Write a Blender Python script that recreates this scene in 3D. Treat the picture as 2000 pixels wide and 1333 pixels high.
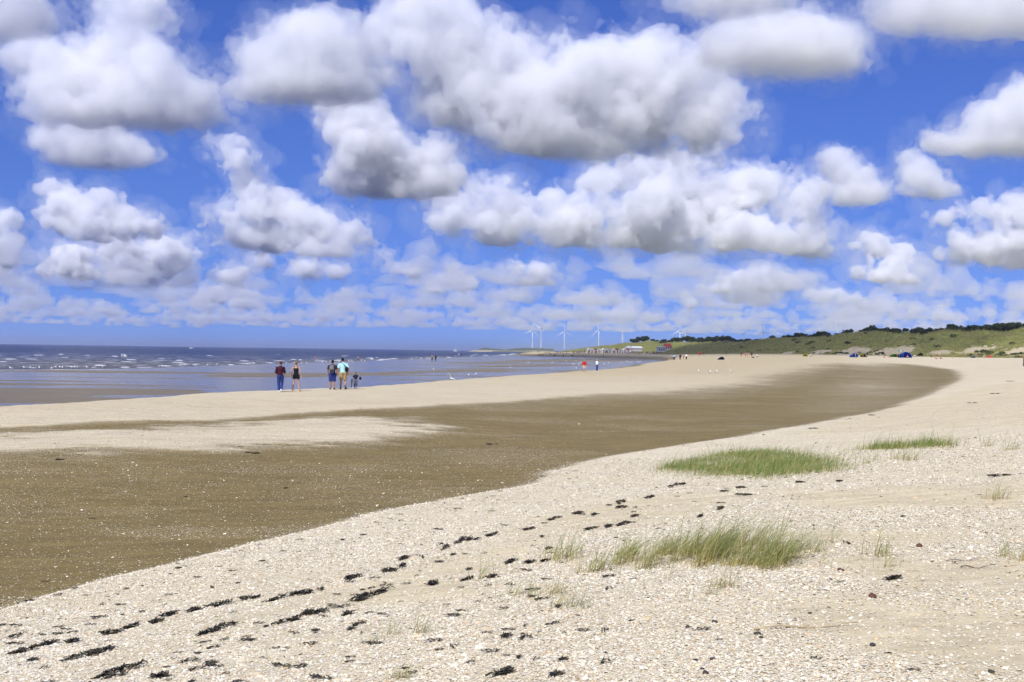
import bpy, bmesh, math, random
import numpy as np
from mathutils import Vector, Matrix, Euler

for _o in list(bpy.data.objects):
    bpy.data.objects.remove(_o, do_unlink=True)
scene = bpy.context.scene
COL = scene.collection
R = math.radians
rng = np.random.default_rng(11)
random.seed(11)

# ------------------------------------------------------------------ camera
CAM_Z = 3.0
cam_data = bpy.data.cameras.new('camera')
cam_data.sensor_width = 36.0
cam_data.lens = 37.8
cam_data.clip_start = 0.1
cam_data.clip_end = 200000.0
cam = bpy.data.objects.new('camera', cam_data)
COL.objects.link(cam)
cam.location = (0.0, 0.0, CAM_Z)
cam.rotation_euler = (Matrix.Rotation(R(90.53), 3, 'X') @ Matrix.Rotation(R(0.80), 3, 'Z')).to_euler()
scene.camera = cam

# ------------------------------------------------------------------ sky, sun, exposure
SUN_EL, SUN_AZ = 48.0, 201.0          # azimuth clockwise from +Y: behind the camera, to the left
world = bpy.data.worlds.new('World')
scene.world = world
world.use_nodes = True
wn, wl = world.node_tree.nodes, world.node_tree.links
wn.clear()
w_out = wn.new('ShaderNodeOutputWorld')
w_bg = wn.new('ShaderNodeBackground')
w_sky = wn.new('ShaderNodeTexSky')
w_sky.sky_type = 'NISHITA'
w_sky.sun_disc = False
w_sky.sun_elevation = R(SUN_EL)
w_sky.sun_rotation = R(SUN_AZ)
w_sky.altitude = 1000.0
w_sky.air_density = 1.0
w_sky.dust_density = 0.4
w_sky.ozone_density = 3.0
w_tc = wn.new('ShaderNodeTexCoord'); w_map = wn.new('ShaderNodeMapping')
w_map.inputs['Scale'].default_value = (1, 1, 0.8); w_map.inputs['Location'].default_value = (0, 0, 0.17)
w_nrm = wn.new('ShaderNodeVectorMath'); w_nrm.operation = 'NORMALIZE'
wl.new(w_tc.outputs['Generated'], w_map.inputs['Vector']); wl.new(w_map.outputs[0], w_nrm.inputs[0]); wl.new(w_nrm.outputs[0], w_sky.inputs['Vector'])
w_hsv = wn.new('ShaderNodeHueSaturation')
w_hsv.inputs['Saturation'].default_value = 1.30
w_hsv.inputs['Hue'].default_value = 0.526
wl.new(w_sky.outputs[0], w_hsv.inputs['Color'])
wl.new(w_hsv.outputs[0], w_bg.inputs['Color'])
w_bg.inputs['Strength'].default_value = 0.15
wl.new(w_bg.outputs[0], w_out.inputs['Surface'])

sun_data = bpy.data.lights.new('sun', 'SUN')
sun_data.energy = 5.0
sun_data.angle = R(0.53)
sun_data.color = (1.0, 0.975, 0.925)
sun = bpy.data.objects.new('sun', sun_data)
COL.objects.link(sun)
_sd = Vector((math.sin(R(SUN_AZ)) * math.cos(R(SUN_EL)), math.cos(R(SUN_AZ)) * math.cos(R(SUN_EL)), math.sin(R(SUN_EL))))
sun.rotation_euler = (-_sd).to_track_quat('-Z', 'Y').to_euler()
sun.location = _sd * 100

scene.view_settings.view_transform = 'Standard'
scene.view_settings.look = 'None'
scene.view_settings.exposure = 0.0
scene.view_settings.gamma = 1.0
scene.view_settings.use_curve_mapping = False
cy = scene.cycles
cy.max_bounces = 14
cy.diffuse_bounces = 2
cy.glossy_bounces = 3
cy.transmission_bounces = 3
cy.volume_bounces = 9
cy.transparent_max_bounces = 64
cy.use_denoising = True
cy.caustics_reflective = False
cy.caustics_refractive = False
CTRL_PTS = [(0.0,0.5,1.35),(3.5,3.0,1.4),(-3.0,2.5,1.15),(-1.5,2.0,1.2),(0.027,6.022,1.15),(-3.147,6.692,0.9),(2.71,5.656,1.3),(-1.501,6.441,1.0),(2.337,9.717,1.12),(5.169,10.815,1.2),(0.032,11.18,0.8),(-4.963,10.525,0.42),(-3.839,13.593,0.4),(-1.704,18.324,0.37),(0.678,22.362,0.36),(7.515,34.9,0.38),(19.673,54.984,0.42),(62.832,148.479,0.62),(-4.978,21.102,0.28),(0.042,34.846,0.28),(11.982,62.689,0.36),(-9.745,20.573,0.28),(23.342,81.553,0.45),(-7.157,15.138,0.28),(-10.351,31.195,0.42),(-4.927,34.796,0.38),(-13.684,28.843,0.42),(-11.366,39.954,0.33),(-16.339,34.422,0.33),(-19.1,40.214,0.55),(-15.81,44.397,0.58),(-12.209,56.555,0.62),(-8.969,63.091,0.62),(0.05,103.714,0.38),(10.567,147.136,0.2),(27.607,222.444,0.2),(3.597,74.588,0.42),(16.525,36.479,1.25),(28.577,66.61,1.05),(9.641,20.408,1.25),(6.452,22.485,0.8),(2.755,14.318,0.9),(26.781,112.3,0.75),(45.982,137.811,0.75),(19.858,118.864,0.5),(40.139,105.258,0.6),(14.205,118.911,0.42),(41.962,220.0,0.854),(61.48,215.0,1.189),(46.863,310.0,0.986),(72.641,335.0,2.088),(145.285,367.0,2.743),(93.387,280.0,1.894),(85.77,300.0,1.901),(66.563,140.0,2.191),(31.017,260.0,0.7),(43.43,650.0,2.19),(80.086,560.0,2.231),(13.436,700.0,2.162),(172.907,330.0,3.202),(132.91,300.0,2.274),(96.489,450.0,3.26)]
TIDAL = [(-24.76,34.74),(-22.6,38.05),(-19.73,41.53),(-17.48,46.02),(-15.32,53.78),(-12.79,59.22),(-9.53,67.04),(-5.96,84.11),(0.05,113.14),(6.89,143.57),(18.04,188.77),(27.38,220.6),(31,236),(36,262),(46,300),(58,350),(68,420),(70,480),(62,560),(40,625),(22,660),(16,720),(22,900),(34,1300),(45,2000),(45,2900),(-130,3010),(-130,90000),(-90000,90000),(-90000,-3000),(-60,-3000),(-50,-60),(-38,10)]
BASIN = [(-5.12,8.35),(-4.95,10.49),(-4.77,11.23),(-4.42,12.49),(-3.84,13.6),(-2.91,15.48),(-1.7,18.32),(0.04,20.95),(0.56,22.04),(0.91,24.27),(1.93,26.49),(4.43,30.72),(7.51,34.87),(11.8,41.16),(19.41,54.26),(25.51,64.46),(39.44,94.03),(49.8,117.67),(73.54,177.4),(84.84,222.57),(90.8,272.24),(78.13,273.28),(58.04,243.52),(33.74,168.42),(17.63,105.52),(6.93,72.34),(0.04,57.01),(-4.94,47.62),(-6.79,46.31),(-11.33,39.83),(-16.28,34.3),(-18.99,30.76)]
BAR2 = [(-18.05,29.24),(-15.83,33.36),(-12.72,35.76),(-9.62,40.59),(-6.17,43.52),(-3.93,41.74),(-1.73,37.29),(-1.92,34.39),(-4.25,30.03),(-7.11,27.34),(-9.85,25.99),(-11.83,24.95),(-14.41,23.36)]
BARE = [[(-1.68,9.5),(-1.5,10.76),(-0.84,12.32),(-0.23,14.2),(0.79,15.79),(2.5,17.86),(3.91,18.11),(3.13,14.83),(1.69,13.92),(0.49,12.15),(-0.07,10.87),(-0.19,9.34),(-0.62,9.15),(-1.19,9.16)],[(3.09,9.92),(4.8,10.05),(5.6,9.38),(3.3,5.52),(2.46,5.7),(2.28,6.08),(2.1,6.72),(2.09,7.5),(2.97,8.84)],[(-2.86,7.41),(-2.38,8.77),(-1.75,10.4),(-1.54,9.71),(-2.12,8.24),(-2.44,7.42),(-2.56,6.82)],[(2.77,12.03),(4.77,11.59),(4.39,10.44),(2.74,10.19)],[(3.91,16.98),(6.53,16.08),(7.58,15.87),(8.55,14.94),(7.08,12.37),(6.25,13.09),(4.09,14.24)],[(17.71,53.03),(28.87,67.3),(35.95,75.43),(38.77,67.81),(13.69,23.93),(12.47,26.15),(10.37,31.03),(8.88,33.19)]]
SHORE = [(-76.9,101.0),(-68.1,110.1),(-58.7,123.5),(-49.4,138.4),(-45.3,190.7),(-37.0,259.8),(-22.2,467.9),(22.0,1142.9)]
FLATBARS = [[(-49.0,73.6),(-37.0,77.8),(-27.9,78.3),(-21.7,78.6),(-17.3,76.2),(-19.9,72.3),(-24.5,68.9),(-31.2,65.6),(-41.3,62.0)],[(-33.3,106.3),(-30.6,117.3),(-24.6,129.5),(-16.5,145.1),(-7.9,168.2),(0.1,190.6),(0.1,157.3),(-6.7,141.7),(-14.2,125.0),(-21.1,111.2),(-27.6,105.5)],[(-40.1,89.8),(-38.0,94.2),(-33.4,94.9),(-35.9,88.9)],[(-38.3,57.5),(-28.8,60.6),(-25.5,61.0),(-22.8,59.9),(-24.4,57.0),(-26.5,55.8),(-35.1,52.7)],[(-14.5,254.6),(0.1,348.7),(27.0,470.4),(82.8,667.4),(51.8,409.9),(17.7,309.0),(0.1,261.8)],[(-11.9,179.9),(-4.0,212.7),(9.3,242.8),(23.0,267.5),(8.4,217.6),(-3.5,187.4)]]
WRACK = [(-2.46,6.89,0.3),(-2.99,7.65,0.36),(-2.26,8.46,0.36),(-2.49,9.95,0.45),(-2.78,9.55,0.11),(-2.96,9.35,0.18),(-3.08,8.93,0.17),(-2.96,9.04,0.11),(-3.21,8.59,0.16),(-3.34,8.36,0.14),(-3.53,8.31,0.16),(-3.59,7.96,0.21),(-2.16,6.64,0.11),(-2.09,10.06,0.38),(-1.86,10.29,0.25),(-1.61,11.01,0.21),(-1.66,8.93,0.26),(-1.75,8.54,0.16),(-1.21,9.77,0.6),(-1.21,11.43,0.38),(-1.57,11.04,0.21),(-1.19,12.17,0.2),(-0.65,13.13,0.69),(-0.2,13.79,0.23),(-0.71,10.06,0.22),(-0.4,10.18,0.1),(-0.14,10.25,0.15),(0.03,11.19,0.21),(0.21,11.06,0.11),(0.35,11.01,0.08),(0.42,11.92,0.11),(0.26,14.06,0.2),(0.63,15.13,0.25),(1.0,15.62,0.26),(1.21,15.22,0.11),(1.73,16.81,0.4),(1.61,15.87,0.3),(2.26,17.17,0.33),(1.03,13.45,0.19),(1.25,13.57,0.19),(1.45,13.76,0.36),(1.69,14.55,0.17),(0.0,6.17,0.13),(-1.3,8.78,0.08),(-1.57,8.92,0.17),(2.98,19.1,0.5),(3.73,17.37,0.23),(3.4,17.02,0.12),(3.56,16.26,0.31),(4.8,17.91,0.17),(5.36,17.55,0.1),(2.48,14.0,0.12),(2.89,14.71,0.21),(7.53,16.57,0.47),(-0.57,32.32,0.46),(-6.69,27.76,0.53),(-10.53,25.11,0.24),(3.11,8.71,0.19),(25.72,56.79,1.08),(21.17,49.34,0.7),(36.64,78.85,1.13),(10.21,36.22,0.43),(15.2,45.5,0.54)]
TUFTS = [(0.05,8.98),(0.18,8.81),(0.37,8.81),(0.45,8.12),(0.36,8.16),(0.56,8.01),(0.79,10.01),(0.84,10.19),(-0.24,10.2),(0.44,11.51),(0.5,11.06),(0.59,11.19),(0.62,10.86),(-0.9,7.39),(-0.84,7.67),(-0.65,7.69),(-0.59,7.66),(-0.67,6.26),(-0.61,6.26),(3.36,9.95),(3.27,9.28),(3.41,9.82),(6.28,13.92),(4.46,9.43),(4.47,9.69),(1.54,8.25),(1.7,8.48),(2.83,10.27),(2.91,10.1),(3.22,10.73),(7.48,20.74),(7.5,20.38),(7.69,20.38),(9.61,20.45),(9.46,20.43),(9.62,21.79),(6.88,20.85),(7.2,21.22)]
GRASS_FAR = [(2.95,23.1),(3.6,24.95),(4.56,26.39),(5.62,27.3),(6.6,26.52),(6.73,24.27),(6.74,22.01),(6.45,19.84),(5.95,19.44),(5.17,19.3),(4.42,19.2),(3.93,20.48),(3.39,22.04)]
GRASS_NEAR = [(1.1,10.44),(1.27,10.88),(1.75,10.94),(2.24,11.05),(2.5,10.81),(2.62,9.92),(2.57,9.54),(2.24,9.32),(1.98,9.32),(1.86,9.61),(1.41,9.71),(1.12,10.0)]
GRASS_ROW = [(8.2,24.86),(8.72,24.67),(9.18,24.02),(9.52,23.13),(9.13,22.24),(8.55,22.38),(8.2,23.19),(7.88,23.9)]
GULLS_SHORE = [(-58.4,125.5),(-58.4,129.0),(-58.0,129.3),(-57.1,130.0),(-54.9,128.3),(-56.9,134.0),(-56.4,134.4),(-56.2,134.6),(-55.3,135.3),(-55.1,135.5),(-54.8,135.7),(-53.9,136.5),(-53.5,140.9),(-49.9,153.2),(-49.0,159.1),(-49.8,163.7),(-47.1,166.4),(-47.2,172.1),(-44.5,181.1),(-44.9,187.5),(-42.6,190.1),(-41.6,198.6),(-40.5,199.9),(-38.2,195.0),(-38.5,202.3),(-38.6,219.3),(-37.9,220.1),(-38.6,228.9),(-37.1,230.9),(-35.3,233.3),(-34.7,234.0),(-35.7,255.4),(-33.7,246.2),(-28.9,310.3),(-29.3,349.2),(-29.6,372.8),(-11.1,152.9),(-4.9,121.8),(-4.2,124.6),(-0.2,182.1),(3.9,250.8),(9.6,257.4),(15.8,313.4),(19.0,317.8),(17.8,277.6),(14.8,235.6),(11.2,186.4),(13.5,234.3),(24.8,274.8),(20.8,241.8),(34.7,324.1),(32.6,295.2),(36.7,312.9),(37.4,313.8),(51.8,444.9)]
GULLS_BAR = [(24.3,139.8),(24.4,132.4),(25.4,133.7),(27.0,132.2)]
GULLS_FLY = [(-39.7,110.0,1.9),(-53.8,180.0,2.7),(-22.1,170.0,1.4),(-5.3,95.0,0.5)]
TURBINES = [(76,3993,10),(98,3615,60),(200,4108,0),(288,3569,-16),(428,4150,-48),(567,3633,2),(675,4182,38),(906,4231,48),(863,3693,-8),(1119,3689,0)]
FAR_X = {'boat': (-147.5,2800),'post': (66.6,140)}
STICKS = [((1.6,7.0),(2.3,7.1)),((3.9,9.3),(4.1,9.2)),((3.9,9.6),(4.2,9.6)),((-2.8,9.4),(-2.7,9.9)),((6.1,25.4),(6.7,24.9))]
LUMPS = [(2.7,8.0),(2.8,9.1),(4.0,10.5),(1.1,6.3),(1.2,6.3),(1.6,6.8),(1.6,6.9),(3.5,12.4),(2.6,8.7),(2.2,6.5),(2.1,7.5),(0.1,7.3),(0.1,7.2),(-0.0,7.2),(1.1,6.1),(1.1,6.0),(0.6,6.6),(-3.3,7.5),(2.6,5.8),(1.2,7.2),(1.4,7.3)]
CLOUDS = [
 ('broad white cumulus high on the left above the strolling pair', -1680, 4603, [(-442,89,313,168,151,134),(-247,3,182,186,170,154),(-90,109,256,191,179,168),(155,-84,188,161,151,140),(221,20,127,154,127,99),(-1,-20,399,131,131,131),(56,61,547,167,139,111),(-96,-96,41,236,150,64),(353,60,105,133,91,49)]),
 ('grey underside of a cloud cut by the top left corner', -1583, 3240, [(64,9,81,170,132,93),(-106,69,82,142,110,79)]),
 ('small ragged cloud just beneath the broad white cumulus on the left', -2208, 5655, [(-247,-3,162,92,94,97),(-28,-11,180,134,137,140),(113,47,95,136,103,71),(-134,87,91,150,108,66),(243,-12,56,75,56,38)]),
 ('soft grey puff between the left cumulus and the great central cloud', -788, 4016, [(-159,55,159,97,102,107),(-26,65,222,126,117,107),(89,-38,232,95,85,76),(3,28,96,212,149,87),(157,29,118,116,111,106),(-125,83,50,156,98,39)]),
 ('greatest white cloud, filling the upper middle of the sky', 191, 5285, [(-724,49,716,241,216,190),(-488,-79,704,174,161,149),(-818,0,548,151,132,113),(-464,-2,502,277,239,201),(-211,0,506,201,176,151),(-519,142,307,258,220,181),(-208,-56,265,299,249,199),(113,-94,360,272,241,210),(371,8,415,277,239,202),(628,39,477,228,203,177),(791,88,339,166,192,217),(200,38,153,380,260,139),(-132,-72,138,248,180,112),(572,160,196,311,214,117),(840,-1,154,101,88,75)]),
 ('bright tower of cloud hanging lower left of the greatest cloud', -825, 6785, [(-333,31,585,146,146,146),(-164,-7,514,226,210,194),(-84,-95,304,271,239,207),(-198,46,149,195,163,130),(89,96,194,295,229,164),(332,-73,105,192,152,112),(389,-6,295,129,137,145),(-76,-21,787,122,103,84)]),
 ('smooth lens shaped white cloud right of the greatest cloud', 898, 3534, [(-160,-34,76,83,75,67),(-45,-40,89,116,93,70),(100,62,104,111,88,65),(178,32,52,68,54,41),(-73,-22,34,151,97,43)]),
 ('pale cloud bank cut by the top right corner', 1310, 3079, [(-211,30,80,104,78,52),(-104,-74,33,129,94,60),(100,60,71,120,91,63),(223,5,63,118,88,59)]),
 ('thin dark cloud edge cut by the top border, right of centre', 604, 2936, [(-47,49,39,128,82,37),(50,-23,24,83,57,31)]),
 ('white cloud entering from the right edge, half way up the sky', 2221, 4928, [(83,-19,212,129,129,129),(10,-26,115,140,117,93),(-78,95,75,167,114,60),(-239,-8,33,94,66,37),(233,0,159,188,176,164)]),
 ('small grey slanting cloud in the blue gap at right', 2122, 6835, [(-101,58,317,105,98,92),(34,64,238,131,123,115),(139,-21,105,162,130,97),(-57,-23,82,97,81,65)]),
 ('small round topped cloud right of the grey slanting one', 2468, 6450, [(-71,37,244,99,86,74),(-47,-66,116,137,117,97),(96,-16,49,123,83,43)]),
 ('wide billowing cloud bank right of centre below the greatest cloud', 1981, 10551, [(-1087,128,776,280,254,229),(-675,180,893,358,281,204),(-311,-98,901,299,236,174),(-776,-285,469,538,416,293),(-54,195,596,563,448,333),(426,60,685,404,341,278),(790,-97,567,299,299,299),(1020,1,357,176,201,226),(194,-343,207,632,413,194),(848,99,112,406,254,101),(-485,18,237,554,377,201)]),
 ('long low cloud bank in the centre, left of the wide billowing bank', 123, 10322, [(-737,68,510,272,223,173),(-338,-148,583,291,230,170),(56,43,469,247,197,148),(398,-35,463,220,184,147),(-632,0,295,344,246,147),(-139,-99,251,487,353,219),(455,72,280,445,334,223),(898,25,172,296,217,138)]),
 ('brightest cauliflower cloud low on the left', -4075, 10471, [(-400,27,572,190,175,160),(-132,-132,404,246,209,172),(-355,-67,310,198,173,149),(165,-73,466,139,131,124),(251,-28,323,199,162,124),(518,-5,230,224,187,150),(91,-188,178,392,274,157)]),
 ('blue grey cloud in front of the brightest cauliflower cloud', -6345, 17267, [(-790,101,492,496,393,289),(78,-11,494,740,542,345),(814,0,506,493,411,329),(-284,88,208,744,455,165),(921,174,731,332,291,249),(-925,36,278,330,247,165)]),
 ('leaning column of cloud left of centre above the walkers with bags', -2632, 11824, [(-584,-106,1277,212,184,156),(-360,-97,1114,223,195,168),(-309,56,858,238,232,226),(-527,-67,544,308,232,157),(-69,140,589,456,356,256),(415,5,409,394,324,253),(874,-37,343,253,210,168),(-130,181,279,629,409,189),(616,-152,143,389,256,122)]),
 ('low double cloud beneath the leaning column', -3719, 17443, [(-354,-76,494,289,248,207),(397,-94,337,372,302,231),(842,-30,307,290,228,166),(-920,205,232,420,294,168)]),
 ('bright knob of cloud above the dune at right', 5211, 14850, [(-245,94,696,249,203,157),(-86,138,524,357,286,214),(170,51,363,319,259,199),(-231,-296,169,485,312,139),(339,-74,144,281,197,113)]),
 ('large low cloud at the right edge above the dune', 5387, 12116, [(-321,1,371,260,202,144),(-325,126,209,262,204,146),(0,-57,312,345,287,230),(317,14,786,231,202,173),(384,147,337,350,321,292),(-65,-67,701,344,244,143),(-531,61,653,203,159,116),(620,40,620,347,376,405)]),
 ('cloud cut by the left edge above the sea', -7596, 15742, [(139,9,871,285,248,210),(169,38,573,240,225,210),(7,-7,304,375,322,270),(-287,-176,545,371,371,371)]),
 ('small peaked cloud left of the wind turbines', -1111, 19245, [(-15,123,550,258,212,166),(169,209,318,371,287,204),(-197,166,181,416,273,129)]),
 ('small oval cloud above the leftmost wind turbines', 269, 16047, [(-208,-38,304,213,183,152),(177,56,240,345,265,184),(27,151,122,463,278,93)]),
 ('flat oval cloud above the dark dune', 3886, 17782, [(-63,-270,307,500,367,234),(542,149,259,427,320,213),(-542,-171,114,335,218,101)]),
 ('little lone puff above the dark dune, left of the flat oval cloud', 4214, 25780, [(-62,104,454,197,179,160),(58,-77,251,245,220,196)]),
 ('little puff right of the low double cloud', -1650, 15292, [(-202,123,378,220,191,161),(189,-95,147,289,210,130)]),
 ('low puff above the sea, right of the blue grey cloud', -6759, 25760, [(-380,24,316,553,399,246),(315,197,273,494,346,198)]),
 ('low white puff above the middle of the dune', 6408, 21217, [(-186,239,274,409,296,184),(278,88,201,355,249,142)]),
]
# ------------------------------------------------------------------ lie of the land (metres, camera stands at the origin)
CTRL = np.array(CTRL_PTS)
def _uv(x, y):
    a = np.arctan2(x, y)
    r = np.hypot(x, y)
    a = np.clip(a, -0.62, 0.62)
    return a * 2.6, np.log(np.clip(r, 2.0, 900.0))
_cu, _cv = _uv(CTRL[:, 0], CTRL[:, 1])
_K = np.sqrt((_cu[:, None] - _cu) ** 2 + (_cv[:, None] - _cv) ** 2 + 0.05)
_n = len(CTRL)
_A = np.zeros((_n + 1, _n + 1)); _A[:_n, :_n] = _K + np.eye(_n) * -0.01; _A[:_n, _n] = 1; _A[_n, :_n] = 1
_W = np.linalg.solve(_A, np.append(CTRL[:, 2], 0))
def land_z(x, y):
    u, v = _uv(np.asarray(x, float), np.asarray(y, float))
    z = np.full(u.shape, _W[-1])
    for i in range(_n):
        z = z + _W[i] * np.sqrt((u - _cu[i]) ** 2 + (v - _cv[i]) ** 2 + 0.05)
    return z
# ------------------------------------------------------------------ clouds
import openvdb
BASE_ALT = 950.0

def periodic_worley(n, cells, seed):
    g = np.random.default_rng(seed)
    pts = (np.stack(np.meshgrid(*[np.arange(cells)] * 3, indexing='ij'), -1) + g.random((cells,) * 3 + (3,))) / cells
    c = (np.arange(n) + 0.5) / n
    X, Y, Z = np.meshgrid(c, c, c, indexing='ij')
    ci = (c * cells).astype(int)
    best = np.full((n, n, n), 9.0, np.float32)
    for dx in (-1, 0, 1):
        for dy in (-1, 0, 1):
            for dz in (-1, 0, 1):
                ix, iy, iz = (ci + dx) % cells, (ci + dy) % cells, (ci + dz) % cells
                p = pts[np.ix_(ix, iy, iz)]
                d = 0
                for k, C in enumerate((X, Y, Z)):
                    q = np.abs(C - p[..., k]); q = np.minimum(q, 1 - q); d = d + q * q
                best = np.minimum(best, d)
    return (1.0 - np.sqrt(best) * cells).astype(np.float32)      # 1 at a cell's centre: billows

WN = 64
WV = [periodic_worley(WN, 4, 3), periodic_worley(WN, 8, 5)]

def lookup(vol, P):
    """periodic trilinear look-up, P in noise periods"""
    q = (P * WN) % WN
    i = np.floor(q).astype(np.int32); f = (q - i).astype(np.float32); i %= WN; j = (i + 1) % WN
    x0, y0, z0 = i[..., 0], i[..., 1], i[..., 2]; x1, y1, z1 = j[..., 0], j[..., 1], j[..., 2]
    fx, fy, fz = f[..., 0], f[..., 1], f[..., 2]
    a = vol[x0, y0, z0] * (1 - fx) + vol[x1, y0, z0] * fx
    b = vol[x0, y1, z0] * (1 - fx) + vol[x1, y1, z0] * fx
    c = vol[x0, y0, z1] * (1 - fx) + vol[x1, y0, z1] * fx
    d = vol[x0, y1, z1] * (1 - fx) + vol[x1, y1, z1] * fx
    a = a * (1 - fy) + b * fy; c = c * (1 - fy) + d * fy
    return a * (1 - fz) + c * fz

def cloud_skin(blobs, vox, base=0.0, rough=1.0, seed=0, big=260.0, isos=(0.0,)):
    """blobs: (x, y, z, rx, ry, rz) ellipsoids in metres. One closed billowy skin round them."""
    B = np.array(blobs, np.float32)
    pad = max(150.0, big * (0.85 if 'shroud' in isos else 0.4))
    lo = (B[:, :3] - B[:, 3:]).min(0) - pad; hi = (B[:, :3] + B[:, 3:]).max(0) + pad
    lo[2] = max(lo[2], base - 120)
    n = np.ceil((hi - lo) / vox).astype(int) + 2
    ax = [lo[k] + np.arange(n[k]) * vox for k in range(3)]
    P = np.stack(np.meshgrid(*ax, indexing='ij'), -1).astype(np.float32)
    k = 60.0
    acc = np.zeros(P.shape[:3], np.float32)
    for b in B:
        r = b[3:]
        d = (np.sqrt((((P - b[:3]) / r) ** 2).sum(-1)) - 1.0) * r.min()
        acc += np.exp(-np.clip(d, -400, 900) / k)
    sd = -k * np.log(acc + 1e-12)
    off = np.array([seed * .37, seed * .71, seed * .13], np.float32)
    w = (lookup(WV[0], P / (big * 4) + off) * 1.0 + lookup(WV[1], P / (big * 3.1) + off * 2) * 0.55
         + lookup(WV[1], P / (big * 1.25) + off * 3) * 0.30 + lookup(WV[1], P / (big * 0.55) + off) * 0.27 + lookup(WV[1], P / (big * 0.26) + off * 9) * 0.15)
    w2 = (lookup(WV[0], P / (big * 2.6) + off * 5) * 0.9 + lookup(WV[1], P / (big * 1.7) + off * 4) * 0.6 + lookup(WV[1], P / (big * 0.7) + off * 6) * 0.45 + lookup(WV[1], P / (big * 0.33) + off * 7) * 0.2)
    hfac = np.clip((P[..., 2] - base) / (0.55 * big), 0.40, 1.0)
    sd0 = sd
    w3 = lookup(WV[0], P / (big * 5.5) + off * 8) * 1.0 + lookup(WV[0], P / (big * 2.4) + off * 3.3) * 0.5 + lookup(WV[1], P / (big * 1.1) + off * 2.1) * 0.25
    shroud = sd0 - (w3 - 0.80) * big * 1.25
    sd = sd0 - (w - 1.43) * big * 0.72 * rough * hfac
    veil = np.minimum(sd0 - (w2 - 1.25) * big * 0.95 * rough, sd + 10)
    # a level base, a little ragged
    bz = base + (lookup(WV[1], P * np.array([1, 1, 0], np.float32) / (big * 3.0) + off) - 0.5) * (40 + 0.22 * big)
    sd = np.maximum(sd, bz - P[..., 2])
    veil = np.maximum(veil, bz - 35 - P[..., 2])
    shroud = np.maximum(shroud, bz - 60 - P[..., 2])
    V, Q, MI = [], [], []
    nv = 0
    for mi, iso in enumerate(isos):
        g = openvdb.FloatGrid(); g.background = 50.0
        g.copyFromArray(np.ascontiguousarray((veil if iso is None else shroud if iso == 'shroud' else sd - iso)))
        pts, quads = g.convertToQuads(0.0)
        V.append(pts.astype(np.float64) * vox + lo); Q.append(quads.astype(np.int64) + nv); MI.append(np.full(len(quads), mi, np.int32))
        nv += len(pts)
    return np.concatenate(V), np.concatenate(Q), np.concatenate(MI)

def quads_to_mesh(name, V, Q, MI=None):
    me = bpy.data.meshes.new(name)
    me.vertices.add(len(V)); me.vertices.foreach_set('co', np.asarray(V, np.float32).ravel())
    nq = len(Q)
    me.loops.add(nq * 4); me.loops.foreach_set('vertex_index', np.ascontiguousarray(Q).astype(np.int32).ravel())
    me.polygons.add(nq); me.polygons.foreach_set('loop_start', np.arange(nq, dtype=np.int32) * 4)
    if MI is not None:
        me.polygons.foreach_set('material_index', MI)
    me.update(calc_edges=True)
    return me

def volume_material(name, density, color=(1, 1, 1), aniso=0.0):
    m = bpy.data.materials.new(name); m.use_nodes = True
    t = m.node_tree; t.nodes.clear()
    o = t.nodes.new('ShaderNodeOutputMaterial'); v = t.nodes.new('ShaderNodeVolumeScatter')
    v.inputs['Color'].default_value = (*color, 1); v.inputs['Density'].default_value = density
    v.inputs['Anisotropy'].default_value = aniso
    t.links.new(v.outputs[0], o.inputs['Volume'])
    return m

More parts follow.
